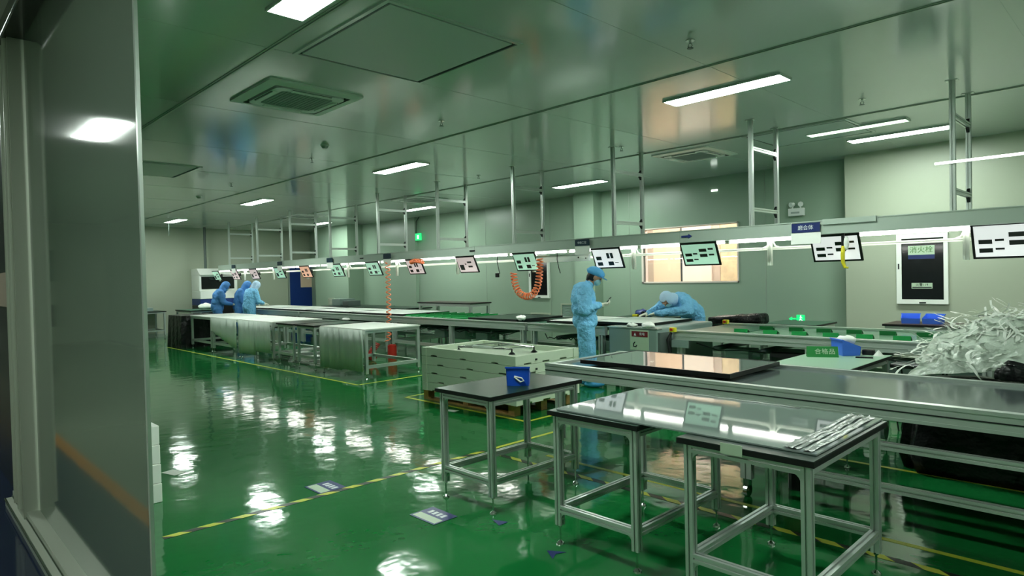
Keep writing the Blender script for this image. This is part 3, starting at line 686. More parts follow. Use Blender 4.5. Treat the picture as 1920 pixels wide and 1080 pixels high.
# the glass laminate bridging the pair
r = thing('glass_panel', 'large glossy grey glass panel bridging the front pair of tables', 'glass panel', (-2.56, 2.84, 0.802))
g = MB(); g.box(0, 0, 0, 1.49, 0.90, 0.007); g.build('glass_sheet', 'glassgrey', r)
g = MB(); rn = random.Random(11)
for k in range(5):
    x = 1.35 + k * 0.026 + rn.uniform(-0.006, 0.006); vs = []; n_ = 60; hw = rn.uniform(0.008, 0.017); ph = rn.uniform(0, 6)
    for i in range(n_ + 1):
        y = 0.01 + i * 0.88 / n_; q = noise.noise_vector(Vector((k * 3.1, y * 5, ph))); z = 0.0085 + abs(q.z) * 0.012
        vs += [(x - hw + q.x * 0.012, y, z), (x + q.x * 0.012, y, z + 0.004 + abs(q.y) * 0.01), (x + hw + q.x * 0.012, y, z)]
    g.add(vs, [f for i in range(n_) for f in ((3 * i, 3 * i + 1, 3 * i + 4, 3 * i + 3), (3 * i + 1, 3 * i + 2, 3 * i + 5, 3 * i + 4))])
s_ = g.build('film_strips', 'foil', r, smooth=True); s_['label'] = 'crumpled clear film strips along the right edge'; s_['kind'] = 'stuff'
g = MB(); pts = []
for i in range(22): pts.append((0.02 + i * 0.05, 0.885 + 0.006 * math.sin(i * 2.1), 0.010))
g.tube(pts, 0.006, 6); g.build('film_edge', 'foil', r, smooth=True)
g = MB(); g.box(0, 0, 0, 0.105, 0.003, 0.05); tag(g.build('paper_label', 'plate', None, (-1.46, 2.738, 0.765)), 'small grey label on the front edge of the right front table', 'label')
# blue bin helper
def blue_bin(loc, rz, label, m='blue', w_=0.17, d=0.12, h=0.14, tagm=True):
    r = thing('blue_bin', label, 'bin', loc, rz)
    g = MB(); t = 0.005
    def wall(a, b, c, e): g.add([a, b, c, e], ((0, 1, 2, 3),))
    # tapered open bin, low at the front (-y is the closed back)
    for (x0, y0, x1, y1, ha, hb) in ((-w_ / 2, -d / 2, w_ / 2, -d / 2, h, h), (w_ / 2, -d / 2, w_ / 2, d / 2, h, h * 0.55), (w_ / 2, d / 2, -w_ / 2, d / 2, h * 0.55, h * 0.55), (-w_ / 2, d / 2, -w_ / 2, -d / 2, h * 0.55, h)):
        n = Vector((y1 - y0, x0 - x1, 0)).normalized() * -t
        a = Vector((x0 * 0.94, y0 * 0.94, 0)); b = Vector((x1 * 0.94, y1 * 0.94, 0)); c = Vector((x1, y1, hb)); e = Vector((x0, y0, ha))
        g.add([a, b, c, e, a + n, b + n, c + n, e + n], ((0, 1, 2, 3), (7, 6, 5, 4), (0, 4, 5, 1), (1, 5, 6, 2), (2, 6, 7, 3), (3, 7, 4, 0)))
    g.box(-w_ / 2 * 0.94, -d / 2 * 0.94, 0, w_ / 2 * 0.94, d / 2 * 0.94, t); g.build('tub', m, r)
    g = MB(); g.box(-w_ / 2 - 0.006, -d / 2 - 0.008, h - 0.012, w_ / 2 + 0.006, -d / 2 + 0.004, h); g.build('rim', m, r)
    if tagm:
        g = MB(); g.tube([(-0.035, 0, 0.012), (0.02, 0, 0.0), (0.035, 0, -0.02), (0.01, 0, -0.028), (-0.035, 0, 0.008)], 0.006, 6); c_ = g.build('label_clip', 'white', r, (0.01, -d / 2 - 0.006, h * 0.42))
    return r
blue_bin((-3.38, 3.34, 0.80), math.radians(40), 'blue parts bin standing on the black-topped front table')
# table behind the bench
make_table(0.60, 1.05, 'palegreen', 'pale-topped table behind the long bench with green sign', loc=(-2.42, 5.50, 0), edge='blackedge')
r = thing('tent_sign', 'green folded tent sign with white characters', 'sign', (-2.25, 6.14, 0.80), math.radians(28))
g = MB(); g.prism([(-0.045, 0), (0.045, 0), (0.0, 0.095)], 'x', -0.13, 0.13); g.build('card', 'green_sign', r)
g = MB(); g.prism([(-0.043, 0.002), (0.043, 0.002), (0.0, 0.092)], 'x', 0.13, 0.132); g.build('card_end', 'plate', r)
text('\u5408\u683c\u54c1', 0.058, 'plate', r, (0.02, -0.024, 0.048), rot=(math.radians(64.6), 0, 0))
blue_bin((-2.14, 6.42, 0.80), math.radians(-45), 'blue bin holding a cloth on the pale-topped table', 'lightblue', 0.22, 0.17, 0.15, False)
g = MB(); g.ell((0, 0, 0), (0.085, 0.06, 0.04), 14, 9); g.v = [tuple(Vector(v) + noise.noise_vector(Vector(v) * 22) * 0.025) for v in g.v]
tag(g.build('cloth', 'white', None, (-2.14, 6.42, 0.935), smooth=True), 'crumpled white cloth in the blue bin', 'cloth')
g = MB(); g.bbox(-0.05, -0.03, 0, 0.05, 0.03, 0.05, 0.01); tag(g.build('black_box', 'blackplastic', None, (-1.97, 6.50, 0.80)), 'small black box right of the blue bin', 'box')
g = MB(); g.bbox(-0.07, -0.02, 0, 0.07, 0.02, 0.012, 0.005); tag(g.build('black_tool', 'blackplastic', None, (-1.93, 6.25, 0.80), rz=0.3), 'flat black tool on the pale-topped table', 'tool')
g = MB(); g.cyl((0, 0, 0), (0, 0, 0.05), 0.045, 0.005, n=9); tag(g.build('paper_cone', 'paper', None, (-1.88, 6.48, 0.80)), 'small white folded paper right end of the pale-topped table', 'paper')
# tables beyond the line
make_table(0.75, 0.8, 'greentop', 'green-topped table by the back wall under the green arrow sign', loc=(-4.35, 9.55, 0), h=0.8, detail=False)
make_table(0.70, 0.5, 'blacktop', 'table beyond the line under the black bag', loc=(-5.12, 9.22, 0), h=0.78, detail=False)
make_table(1.1, 0.55, 'blacktop', 'table by the back wall holding tools and a clear bag', loc=(-7.5, 10.15, 0), h=0.78, detail=False)
make_table(1.5, 0.6, 'brown', 'dark table below the fire cabinet with light blue bins', loc=(-2.75, 9.75, 0), h=0.84, detail=False)
make_table(1.95, 0.6, 'brown', 'dark brown-topped frame table standing behind the green slats', loc=(-13.0, 9.45, 0), h=1.02, prof=0.06, detail=False)
make_table(2.4, 0.9, 'blacktop', 'far black table beyond the white panels', loc=(-17.6, 9.3, 0), h=0.86, detail=False)
make_table(2.1, 0.8, 'blacktop', 'black table beyond the line left of the brown-topped table', loc=(-15.4, 9.25, 0), h=0.86, detail=False)
for k, (x, y, rz) in enumerate(((-2.50, 10.0, 0.2), (-2.24, 10.02, -0.1))):
    blue_bin((x, y, 0.84), PI + rz, ('left', 'right')[k] + ' light blue bin on the table below the fire cabinet', 'lightblue', 0.22, 0.17, 0.13, False)
# black bag beyond the line
g = MB(); g.bbox(-0.55, -0.2, 0, 0.55, 0.2, 0.15, 0.05)
bm = bmesh.new(); me_ = bpy.data.meshes.new('t'); me_.from_pydata(g.v, [], g.f); bm.from_mesh(me_)
bmesh.ops.subdivide_edges(bm, edges=bm.edges[:], cuts=4, use_grid_fill=True)
for v in bm.verts: v.co += noise.noise_vector(v.co * 5) * 0.035 * (1 if v.co.z > 0.02 else 0); v.co.z = max(v.co.z, 0) * (0.75 + 0.35 * (v.co.x + 0.55))
me2 = bpy.data.meshes.new('black_bag'); bm.to_mesh(me2); bm.free(); me2.materials.append(M['black_bag'])
o = bpy.data.objects.new('black_bag', me2); COL.objects.link(o); o.location = (-4.72, 9.48, 0.78); o.scale = (0.76, 0.9, 1)
tag(o, 'long crumpled black bag lying right of the bending worker', 'bag')
# tools and clear bag left of the bending worker
g = MB(); g.ell((0, 0, 0.06), (0.14, 0.12, 0.075), 16, 10); g.v = [tuple(Vector(v) + noise.noise_vector(Vector(v) * 14) * 0.02) for v in g.v]
tag(g.build('tool_bag', 'navy', None, (-7.12, 10.4, 0.78), smooth=True), 'dark blue tool bag left of the bending worker', 'bag')
g = MB()
for k in range(5): g.box(-0.02 + k * 0.04, -0.05, 0, 0.0 + k * 0.04, 0.05, 0.1)
tag(g.build('battery_pack', 'blackplastic', None, (-7.0, 10.27, 0.78), rz=0.3), 'black ribbed battery pack in front of the dark blue bag', 'battery')
g = MB(); g.bbox(-0.06, -0.03, 0, 0.06, 0.03, 0.045, 0.01); tag(g.build('tape_measure', 'yellow', None, (-7.16, 10.25, 0.78)), 'yellow tool beside the black battery pack', 'tool')
g = MB(); g.ell((0, 0, 0.08), (0.2, 0.14, 0.09), 18, 12); g.v = [tuple(Vector(v) + noise.noise_vector(Vector(v) * 8) * 0.04) for v in g.v]
tag(g.build('clear_bag', 'bag', None, (-6.66, 10.42, 0.80), smooth=True), 'crumpled clear plastic bag beside the bending worker head', 'bag')

# ---- the row of white covered tables
def covered_table(x0, x1, label, panels, y0=5.47, y1=6.53, top='whitecloth', drape=0.0, slant=False):
    W = x1 - x0; D = y1 - y0
    r = make_table(W, D, top, label, loc=(x0, y0, 0), h=0.81, prof=0.05, th=0.02, over=0.01, detail=False, group='table row along the yellow line', foot=0.09, low=0.2, edge='white')
    for (a, b, z0, off) in panels:
        n = 24; vs = []; fs = []
        for i in range(n + 1):
            x = a + (b - a) * i / n
            for j, z in enumerate((0.80, 0.5, z0 + (0.35 * (b - x) / (b - a) if slant else 0))):
                wv = (0.012 * math.sin(i * 0.9) + 0.008 * math.sin(i * 2.1)) * (0 if j == 0 else 1)
                for dy in (0, 0.006): vs.append((x, -0.03 - off + wv - dy, z))
        for i in range(n):
            for j in range(2):
                q = i * 6 + j * 2
                fs += [(q, q + 6, q + 8, q + 2), (q + 1, q + 3, q + 9, q + 7)]
            fs += [(i * 6, i * 6 + 1, i * 6 + 7, i * 6 + 6), (i * 6 + 4, i * 6 + 10, i * 6 + 11, i * 6 + 5)]
        fs += [(0, 2, 3, 1), (2, 4, 5, 3), (n * 6, n * 6 + 1, n * 6 + 3, n * 6 + 2), (n * 6 + 2, n * 6 + 3, n * 6 + 5, n * 6 + 4)]
        g = MB(); g.add(vs, fs); g.build('hanging_cover', 'plasticfilm', r, smooth=True)
    return r
covered_table(-10.42, -8.98, 'nearest white-covered table, front closed by a hanging sheet', [(0.0, 0.75, 0.10, 0), (0.70, 1.42, 0.13, 0.012)])
covered_table(-14.0, -12.4, 'white-covered table left of the two black-topped ones', [(0.0, 0.85, 0.1, 0), (0.82, 1.58, 0.2, 0.01)])
covered_table(-15.65, -14.08, 'white-covered table with a slanting hanging sheet', [(0.0, 1.5, 0.15, 0)], slant=True)
covered_table(-17.1, -15.72, 'farthest white-topped open frame table of the row', [])
for x, lb in ((-12.22, 'left of the two small black-topped tables in the white row'), (-11.40, 'right of the two small black-topped tables in the white row')):
    make_table(0.66, 1.0, 'blacktop', lb, loc=(x, 5.5, 0), detail=False, group='table row along the yellow line')
g = MB(); g.ell((0, 0, 0.03), (0.11, 0.07, 0.03), 12, 8); g.v = [tuple(Vector(v) + noise.noise_vector(Vector(v) * 20) * 0.02) for v in g.v]
tag(g.build('white_cloth', 'white', None, (-11.1, 6.35, 0.815), smooth=True), 'white cloth on the right small black-topped table', 'cloth')
# low lying things under the row
for k, (x, lb) in enumerate(((-11.9, 'white sheets on the floor under the left small black-topped table'), (-11.1, 'white sheets on the floor under the right small black-topped table'), (-12.7, 'white sheets on the floor under the table left of the black-topped ones'))):
    g = MB()
    for j in range(4): g.box(-0.35 + 0.02 * j, -0.35 + 0.03 * j, j * 0.03, 0.35 - 0.02 * j, 0.35, j * 0.03 + 0.02)
    tag(g.build('sheet_stack', 'white', None, (x, 6.1, 0.0)), lb, 'sheets')
# dark covered box at the row's end
g = MB(); n = 40; vs = []; fs = []
per = []
for i in range(n):
    t = i / n * 4; s = int(t); f = t - s
    c = [(0, 0), (1.0, 0), (1.0, 1.0), (0, 1.0)]; a = c[s]; b = c[(s + 1) % 4]
    per.append((a[0] + (b[0] - a[0]) * f, a[1] + (b[1] - a[1]) * f))
for (x, y), i in zip(per, range(n)):
    for z in (0.80, 0.4, 0.0):
        o_ = 0.03 * math.sin(i * 2.2) * (0.8 - z) + (0.8 - z) * 0.05
        cx, cy = x - 0.5, y - 0.5; vs.append((x + cx * o_ * 2, y + cy * o_ * 2, z))
for i in range(n):
    j = (i + 1) % n
    fs += [(i * 3, j * 3, j * 3 + 1, i * 3 + 1), (i * 3 + 1, j * 3 + 1, j * 3 + 2, i * 3 + 2)]
fs.append(tuple(i * 3 for i in range(n))); g.add(vs, fs)
tag(g.build('black_draped_crate', 'black_bag', None, (-18.25, 5.3, 0.0)), 'crate draped in black at the far end of the white table row', 'crate')
make_table(1.3, 0.7, 'greentop', 'small far table behind the black draped crate', loc=(-20.6, 6.2, 0), h=0.84, detail=False)
# small table at far wall
r = make_table(0.9, 0.75, 'blacktop', 'small frame table against the far left wall', loc=(-21.5, 5.15, 0), h=0.82, detail=False, low=0.25)
g = MB(); g.bbox(0, 0, 0, 0.35, 0.3, 0.1, 0.01); tag(g.build('grey_carton', 'cabinet', None, (-21.2, 5.35, 0.82)), 'low grey carton on the small far-wall table', 'carton')

# ================================================================== PALLET
r = thing('wooden_pallet', 'wooden pallet under the stack of pale packing trays', 'pallet', (-6.98, 5.12, 0))
PW, PD = 1.72, 1.0
for y in (0.0, 0.45, 0.90):
    g = MB(); g.box(0, y, 0, PW, y + 0.10, 0.02); g.build('bottom_board', 'wood', r)
    for x in (0, 0.81, 1.62):
        g = MB(); g.box(x, y, 0.02, x + 0.10, y + 0.10, 0.11); g.build('block', 'wood', r)
for k in range(3):
    x = (0, 0.81, 1.62)[k]; g = MB(); g.box(x, 0, 0.11, x + 0.10, PD, 0.128); g.build('stringer_board', 'wood', r)
for k in range(7):
    y = k * 0.15; g = MB(); g.box(0, y, 0.128, PW, y + 0.10, 0.145); g.build('top_board', 'wood', r)
TX0, TY0, TW, TD, TH = -6.85, 5.03, 1.72, 1.06, 0.112
def tray(k, label):
    r = thing('packing_tray', label, 'packing tray', (TX0, TY0, 0.147 + k * TH), group='stacked pale packing trays')
    g = MB(); t = 0.07; h = TH - 0.004
    # ring walls with grip notches along the lower edge
    def notched(a, b, y0, y1, axis):
        L = b - a; n = 3; cuts = []
        for i in range(n):
            c = a + L * (i + 0.5 + (0.12 if k % 2 else -0.1)) / n; cuts.append((c - 0.06, c + 0.06))
        xs = [a] + [q for c in cuts for q in c] + [b]
        for i in range(len(xs) - 1):
            z0 = 0.018 if i % 2 else 0.0
            if axis == 'x': g.box(xs[i], y0, z0, xs[i + 1], y1, h)
            else: g.box(y0, xs[i], z0, y1, xs[i + 1], h)
    notched(0, TW, 0, t, 'x'); notched(0, TW, TD - t, TD, 'x'); notched(t, TD - t, 0, t, 'y'); notched(t, TD - t, TW - t, TW, 'y')
    g.box(t, t, 0.0, TW - t, TD - t, 0.02 if k < 4 else 0.045)
    for x, y in ((0.03, 0.03), (TW - 0.03, 0.03), (TW - 0.03, TD - 0.03), (0.03, TD - 0.03)): g.box(x - 0.045, y - 0.045, 0.002, x + 0.045, y + 0.045, h + 0.001)
    g.build('tray_body', 'tray', r)
    return r
tray(0, 'bottom pale packing tray of the stack on the pallet'); tray(1, 'second pale packing tray from the bottom'); tray(2, 'middle pale packing tray of the stack')
tray(3, 'second pale packing tray from the top'); tray(4, 'topmost open pale packing tray holding the suction lifter')
for k, (y, z) in enumerate(((0.30, 0.40), (0.30, 0.52), (0.30, 0.63))):
    g = MB(); g.box(0, y, 0, 0.002, y + 0.035, 0.022); g.build('x', 'text_dark', None, (TX0 + TW + 0.017, TY0, z)); o = bpy.data.objects['x']; o.name = 'shipping_mark'
    tag(o, ('lowest', 'middle', 'upper')[k] + ' small dark shipping mark on the right side of the trays', 'mark')
# suction lifter
r = thing('suction_lifter', 'steel suction-cup lifting frame lying in the top tray', 'lifting tool', (-6.05, 5.60, 0.147 + 4 * TH + 0.05))
def rod(a, b, rr=0.014): g = MB(); g.cyl(a, b, rr, n=10); g.build('tube', 'steel', r, smooth=False)
rod((-0.42, -0.28, 0.06), (0.38, -0.1, 0.06)); rod((-0.3, 0.30, 0.06), (0.45, 0.22, 0.06)); rod((-0.05, -0.2, 0.06), (0.05, 0.28, 0.06)); rod((0.3, -0.14, 0.06), (0.42, 0.24, 0.06)); rod((-0.4, -0.28, 0.06), (-0.28, 0.3, 0.06))
g = MB(); g.tube([(-0.2, -0.22, 0.07), (-0.1, -0.3, 0.09), (0.08, -0.28, 0.09), (0.1, -0.16, 0.07)], 0.016, 8); g.build('handle', 'alu', r, smooth=True)
for x, y in ((-0.42, -0.28), (0.38, -0.1), (-0.28, 0.30), (0.45, 0.22)):
    g = MB(); g.cyl((x, y, 0), (x, y, 0.025), 0.045, 0.02, n=14); g.cyl((x, y, 0.025), (x, y, 0.065), 0.01, n=8); g.build('suction_cup', 'blackplastic', r)

# ================================================================== LONG BENCH
BZ = 0.80
r = thing('assembly_bench', 'long dark glossy assembly bench crossing the foreground at right', 'bench', (-4.0, 4.30, 0))
BL, BD = 5.8, 1.13
for y, dy in ((0.025, -1), (BD - 0.025, 1)):
    g = MB(); g.box(0, y - 0.025, BZ - 0.115, BL, y + 0.025, BZ); g.box(0, y - 0.033, BZ - 0.016, BL, y + 0.025, BZ + 0.006); g.box(0, y - 0.03, BZ - 0.115, BL, y + 0.03, BZ - 0.095); g.box(0, y - 0.029, BZ - 0.06, BL, y + 0.029, BZ - 0.052, 1)
    g.build('side_rail', ['alu', 'groove'], r)
g = MB(); g.box(0, 0.05, BZ - 0.115, 0.05, BD - 0.05, BZ); g.build('end_rail', 'alu', r)
g = MB(); g.box(0.05, 0.05, BZ - 0.03, BL - 0.01, BD - 0.05, BZ - 0.014); g.build('work_surface', 'benchtop', r)
for i, x in enumerate((0.12, 1.88, 3.7, 5.5)):
    for y in (0.06, BD - 0.06):
        g = MB(); g.prof((x, y, 0.13), (x, y, BZ - 0.115), 0.08, 0.05); lg = g.build('leg', 'alu', r)
        g = MB(); g.cyl((x, y, 0.09), (x, y, 0.13), 0.03, n=12); g.cyl((x - 0.014, y, 0.045), (x + 0.014, y, 0.045), 0.045, n=20); g.box(x - 0.022, y - 0.02, 0.045, x - 0.016, y + 0.02, 0.1); g.box(x + 0.016, y - 0.02, 0.045, x + 0.022, y + 0.02, 0.1)
        g.build('caster', 'steel', lg)
    g = MB(); g.prof((x, 0.09, 0.27), (x, BD - 0.09, 0.27), 0.05); g.build('cross_rail', 'alu', r)
    g = MB(); g.prof((x, 0.09, BZ - 0.16), (x, BD - 0.09, BZ - 0.16), 0.05); g.build('cross_rail', 'alu', r)
for z in (0.52, 0.265):
    for y in (0.03, ):
        g = MB(); g.prof((1.96, y, z), (BL, y, z), 0.045, slots=True); g.build('stringer', 'alu', r)
for (x0, y0, x1, z) in ((0.7, 0.25, 1.05, 0.52), (1.1, 0.5, 1.5, 0.5), (2.3, 0.2, 2.62, 0.46), (1.45, 0.15, 1.75, 0.52)):
    g = MB(); g.bbox(x0, y0, z, x1, y0 + 0.25, z + 0.16, 0.01); g.cyl((x1, y0 + 0.12, z + 0.08), (x1 + 0.08, y0 + 0.12, z + 0.08), 0.05, n=14); g.build('drive_motor', 'cabinet', r)
for x in (1.0, 1.45, 2.4):
    g = MB(); g.tube([(x, 0.1, 0.66), (x + 0.08, 0.12, 0.6), (x + 0.18, 0.1, 0.62), (x + 0.24, 0.11, 0.67)], 0.010, 6); g.build('cable', 'wire', r)
solar_panel(-3.72, 4.46, 1.43, 0.86, BZ + 0.0065, 'glassdark', 'black-framed panel on the bench mirroring the wall window', th=0.034)
# red thing under the bench
r = thing('red_bucket', 'dark red bucket seen between the legs of the front tables', 'bucket', (-1.93, 4.75, 0.0))
g = MB(); g.cyl((0, 0, 0.16), (0, 0, 0.42), 0.085, 0.12, n=24); g.build('shell', 'darkred', r, smooth=False)
g = MB(); g.cyl((0, 0, 0.0), (0, 0, 0.16), 0.06, n=12); g.build('stand', 'blackplastic', r)
# black sack bin with plastic strips
def blob(name, x0, y0, z0, x1, y1, z1, m, amp, fr, label, cat, cuts=14, dome=0.0, bev=0.12):
    bm = bmesh.new(); bmesh.ops.create_cube(bm, size=1)
    for v in bm.verts: v.co = Vector((v.co.x * (x1 - x0), v.co.y * (y1 - y0), (v.co.z + 0.5) * (z1 - z0)))
    bmesh.ops.bevel(bm, geom=[e for e in bm.edges if max(v.co.z for v in e.verts) > 0.01], offset=bev, segments=3, affect='EDGES')
    bmesh.ops.subdivide_edges(bm, edges=bm.edges[:], cuts=cuts, use_grid_fill=True)
    hx, hy, H_ = (x1 - x0) / 2, (y1 - y0) / 2, z1 - z0
    for v in bm.verts:
        q = max(0, 1 - (v.co.x / hx) ** 2) * max(0, 1 - (v.co.y / hy) ** 2)
        f = min(1, v.co.z / 0.1)
        v.co += noise.noise_vector(v.co * fr + Vector((x0, y0, z0))) * amp * f
        v.co.z += dome * q * (v.co.z / H_)
        v.co.z = max(v.co.z, 0)
    me = bpy.data.meshes.new(name); bm.to_mesh(me); bm.free(); me.materials.append(M[m])
    for p in me.polygons: p.use_smooth = True
    o = bpy.data.objects.new(name, me); COL.objects.link(o); o.location = ((x0 + x1) / 2, (y0 + y1) / 2, z0)
    return tag(o, label, cat)
blob('black_sack', -1.52, 5.72, 0.0, 0.9, 6.9, 0.64, 'black_bag', 0.07, 2.2, 'large black sack standing behind the bench, full of plastic strips', 'sack', cuts=8)
PIL = thing('plastic_waste_heap', 'big tangled heap of clear plastic strips on the black sack', 'plastic waste', (-0.4, 6.25, 0.73))
def mound(u, v): return 0.47 * math.exp(-((u - 0.1) / 1.08) ** 6 - (v / 0.52) ** 4) 
n = 46; g = MB(); vs = []; fs = []
for i in range(n + 1):
    for j in range(n + 1):
        u = -1.05 + 2.4 * i / n; v = -0.58 + 1.16 * j / n
        d = noise.noise_vector(Vector((u * 4, v * 4, 0))) * 0.10 + noise.noise_vector(Vector((u * 12, v * 12, 3))) * 0.035
        z = mound(u, v); k = min(1, z / 0.12)
        vs.append((u + d.x * k, v + d.y * k, z + abs(d.z) * k * 0.8))
for i in range(n):
    for j in range(n): a = i * (n + 1) + j; fs.append((a, a + n + 1, a + n + 2, a + 1))
g.add(vs, fs); g.build('crumpled_film', 'bag', PIL, smooth=True)
g = MB(); rn = random.Random(3)
for k in range(850):
    u = rn.uniform(-1.05, 1.25); v = rn.uniform(-0.55, 0.5); z = mound(u, v) + rn.uniform(0.0, 0.05)
    if z < 0.03 and rn.random() < 0.5: z = 0.04
    a = rn.gauss(0.35, 0.8) + (PI if rn.random() < 0.5 else 0); L = rn.uniform(0.10, 0.34); el = rn.gauss(0.08, 0.22)
    wd = rn.uniform(0.004, 0.014); cur = rn.uniform(-2.5, 2.5); n_ = 8
    p = Vector((u, v, z)); vs = []; 
    for i in range(n_ + 1):
        d = Vector((math.cos(a) * math.cos(el), math.sin(a) * math.cos(el), math.sin(el)))
        sd = Vector((-math.sin(a), math.cos(a), rn.uniform(-0.3, 0.3))).normalized()
        vs += [p + sd * wd, p - sd * wd]
        p = p + d * (L / n_); a += cur / n_; el += rn.gauss(-0.03, 0.12)
        p.z = max(p.z, mound(p.x, p.y) + 0.005)
    g.add(vs, [(2 * i, 2 * i + 1, 2 * i + 3, 2 * i + 2) for i in range(n_)])
for (u, v, z, a, el, L) in ((-0.55, -0.2, 0.42, 2.7, 0.9, 0.2), (-0.5, -0.15, 0.42, 2.2, 1.0, 0.22), (-0.2, 0.0, 0.48, 0.6, 0.8, 0.3), (-0.15, 0.05, 0.48, 2.4, 0.9, 0.3), (-0.3, -0.1, 0.46, 0.2, 0.2, 0.35), (0.05, -0.1, 0.45, 0.9, 0.7, 0.25)):
    p = Vector((u, v, z)); vs = []; n_ = 8
    for i in range(n_ + 1):
        d = Vector((math.cos(a) * math.cos(el), math.sin(a) * math.cos(el), math.sin(el))); sd = Vector((-math.sin(a), math.cos(a), 0.4)).normalized() * 0.016
        vs += [p + sd, p - sd]; p = p + d * (L / n_); el -= 0.09
    g.add(vs, [(2 * i, 2 * i + 1, 2 * i + 3, 2 * i + 2) for i in range(n_)])
o = g.build('plastic_strips', 'film', PIL); o['kind'] = 'stuff'
blob('black_clips_heap', -0.88, 5.53, 0.80, -0.60, 5.68, 0.92, 'black_bag', 0.05, 9, 'small heap of black plastic clips at the foot of the plastic heap', 'clips', cuts=4, bev=0.04)
# things on the floor behind the bench
r = thing('cable_reel', 'black cable tray with wires under the line behind the pale-topped table', 'cable tray', (-1.95, 7.05, 0.0))
g = MB(); g.bbox(0, 0, 0.62, 0.5, 0.2, 0.66, 0.01); g.build('tray', 'blackplastic', r)
for x in (0.06, 0.44):
    g = MB(); g.tube([(x, 0.05, 0.62), (x - 0.04, 0.05, 0.3), (x, 0.05, 0.0)], 0.008, 6); g.tube([(x, 0.15, 0.62), (x + 0.04, 0.15, 0.3), (x, 0.15, 0.0)], 0.008, 6); g.build('leg', 'wire', r)

# ================================================================== WALL THINGS
def fire_cabinet(x0, x1, z0, z1, y, label, words=True):
    r = thing('fire_cabinet', label, 'fire cabinet', (x0, y, z0)); W = x1 - x0; H_ = z1 - z0; b = 0.065
    g = MB(); g.box(0, -0.05, 0, W, -0.0, b); g.box(0, -0.05, H_ - b, W, 0, H_); g.box(0, -0.05, b, b, 0, H_ - b); g.box(W - b * 0.8, -0.05, b, W, 0, H_ - b); g.build('frame', 'white', r)
    g = MB(); g.box(b, -0.035, b, W - b * 0.8, -0.005, H_ - b); d = g.build('door', 'darkglass', r)
    g = MB(); g.box(b * 0.35, -0.06, H_ * 0.5, b * 0.6, -0.05, H_ * 0.58); g.build('latch', 'blackplastic', r)
    g = MB(); g.box(W * 0.45, -0.055, 0.01, W * 0.58, -0.05, 0.028); g.build('latch', 'blackplastic', r)
    if words:
        g = MB(); g.box(0.15, -0.04, H_ * 0.70, 0.48, -0.035, H_ * 0.83); p = g.build('name_plate', 'plate', d)
        g = MB(); g.box(0.15, -0.04, H_ * 0.64, 0.48, -0.035, H_ * 0.70); g.build('blue_bar', 'sign_dark', d)
        text('\u6d88\u706b\u6813', 0.098, 'text_green', d, (0.315, -0.0415, H_ * 0.767))
        g = MB(); g.box(0.19, -0.04, H_ * 0.22, 0.45, -0.035, H_ * 0.30); g.box(0.20, -0.042, H_ * 0.228, 0.44, -0.04, H_ * 0.243, 1); g.build('small_plate', ['plate', 'text_dark'], d)
        text('\u706b\u8b66119', 0.045, 'text_dark', d, (0.32, -0.0415, H_ * 0.272))
    return r
fire_cabinet(-2.84, -2.2, 1.07, 2.08, 10.7, 'fire hydrant cabinet with dark door on the right wall')
fire_cabinet(-10.66, -10.02, 1.08, 2.08, BACK, 'dark-doored fire cabinet behind the looped orange hose', False)
def vent(x0, x1, z0, z1, y, label, lm='wall_lit'):
    r = thing('wall_vent', label, 'vent', (x0, y, z0)); W = x1 - x0; H_ = z1 - z0; b = 0.035
    g = MB(); g.box(-b, -0.02, -b, W + b, 0, 0); g.box(-b, -0.02, H_, W + b, 0, H_ + b); g.box(-b, -0.02, 0, 0, 0, H_); g.box(W, -0.02, 0, W + b, 0, H_); g.build('frame', 'wall_lit', r)
    g = MB(); g.box(0, -0.004, 0, W, 0, H_, 1); n = 9
    for i in range(n): z = H_ * (i + 0.5) / n; g.add([(0, -0.018, z - H_ * 0.04), (W, -0.018, z - H_ * 0.04), (W, -0.002, z + H_ * 0.04), (0, -0.002, z + H_ * 0.04)], ((0, 1, 2, 3),))
    g.build('louvres', [lm, 'grille'], r)
vent(-1.87, -1.54, 0.40, 0.93, 10.7, 'louvred wall vent behind the plastic heap')
vent(-9.66, -9.26, 0.60, 0.93, BACK, 'dark wall vent left of the standing worker', 'greentop')
vent(-10.62, -10.05, 0.45, 0.70, BACK, 'low wall vent behind the black panel', 'greentop')
vent(-19.3, -18.95, 0.75, 1.0, 10.45, 'small vent low on the far pale pillar')
# emergency lamp
r = thing('emergency_lamp', 'twin-spot emergency lamp high on the back wall above the channel', 'emergency lamp', (-4.4, BACK, 2.50))
g = MB(); g.bbox(-0.13, -0.06, 0, 0.13, 0, 0.13, 0.01); g.build('housing', 'acwhite', r)
for sx in (-1, 1):
    g = MB(); g.cyl((sx * 0.07, -0.03, 0.13), (sx * 0.05, -0.03, 0.18), 0.012, n=8); g.cyl((sx * 0.05, -0.01, 0.20), (sx * 0.085, -0.07, 0.19), 0.03, 0.042, n=14); g.build('spot_head', 'acwhite', r)
g = MB(); g.box(-0.08, -0.064, 0.04, 0.06, -0.06, 0.07); g.build('label', 'grille', r)
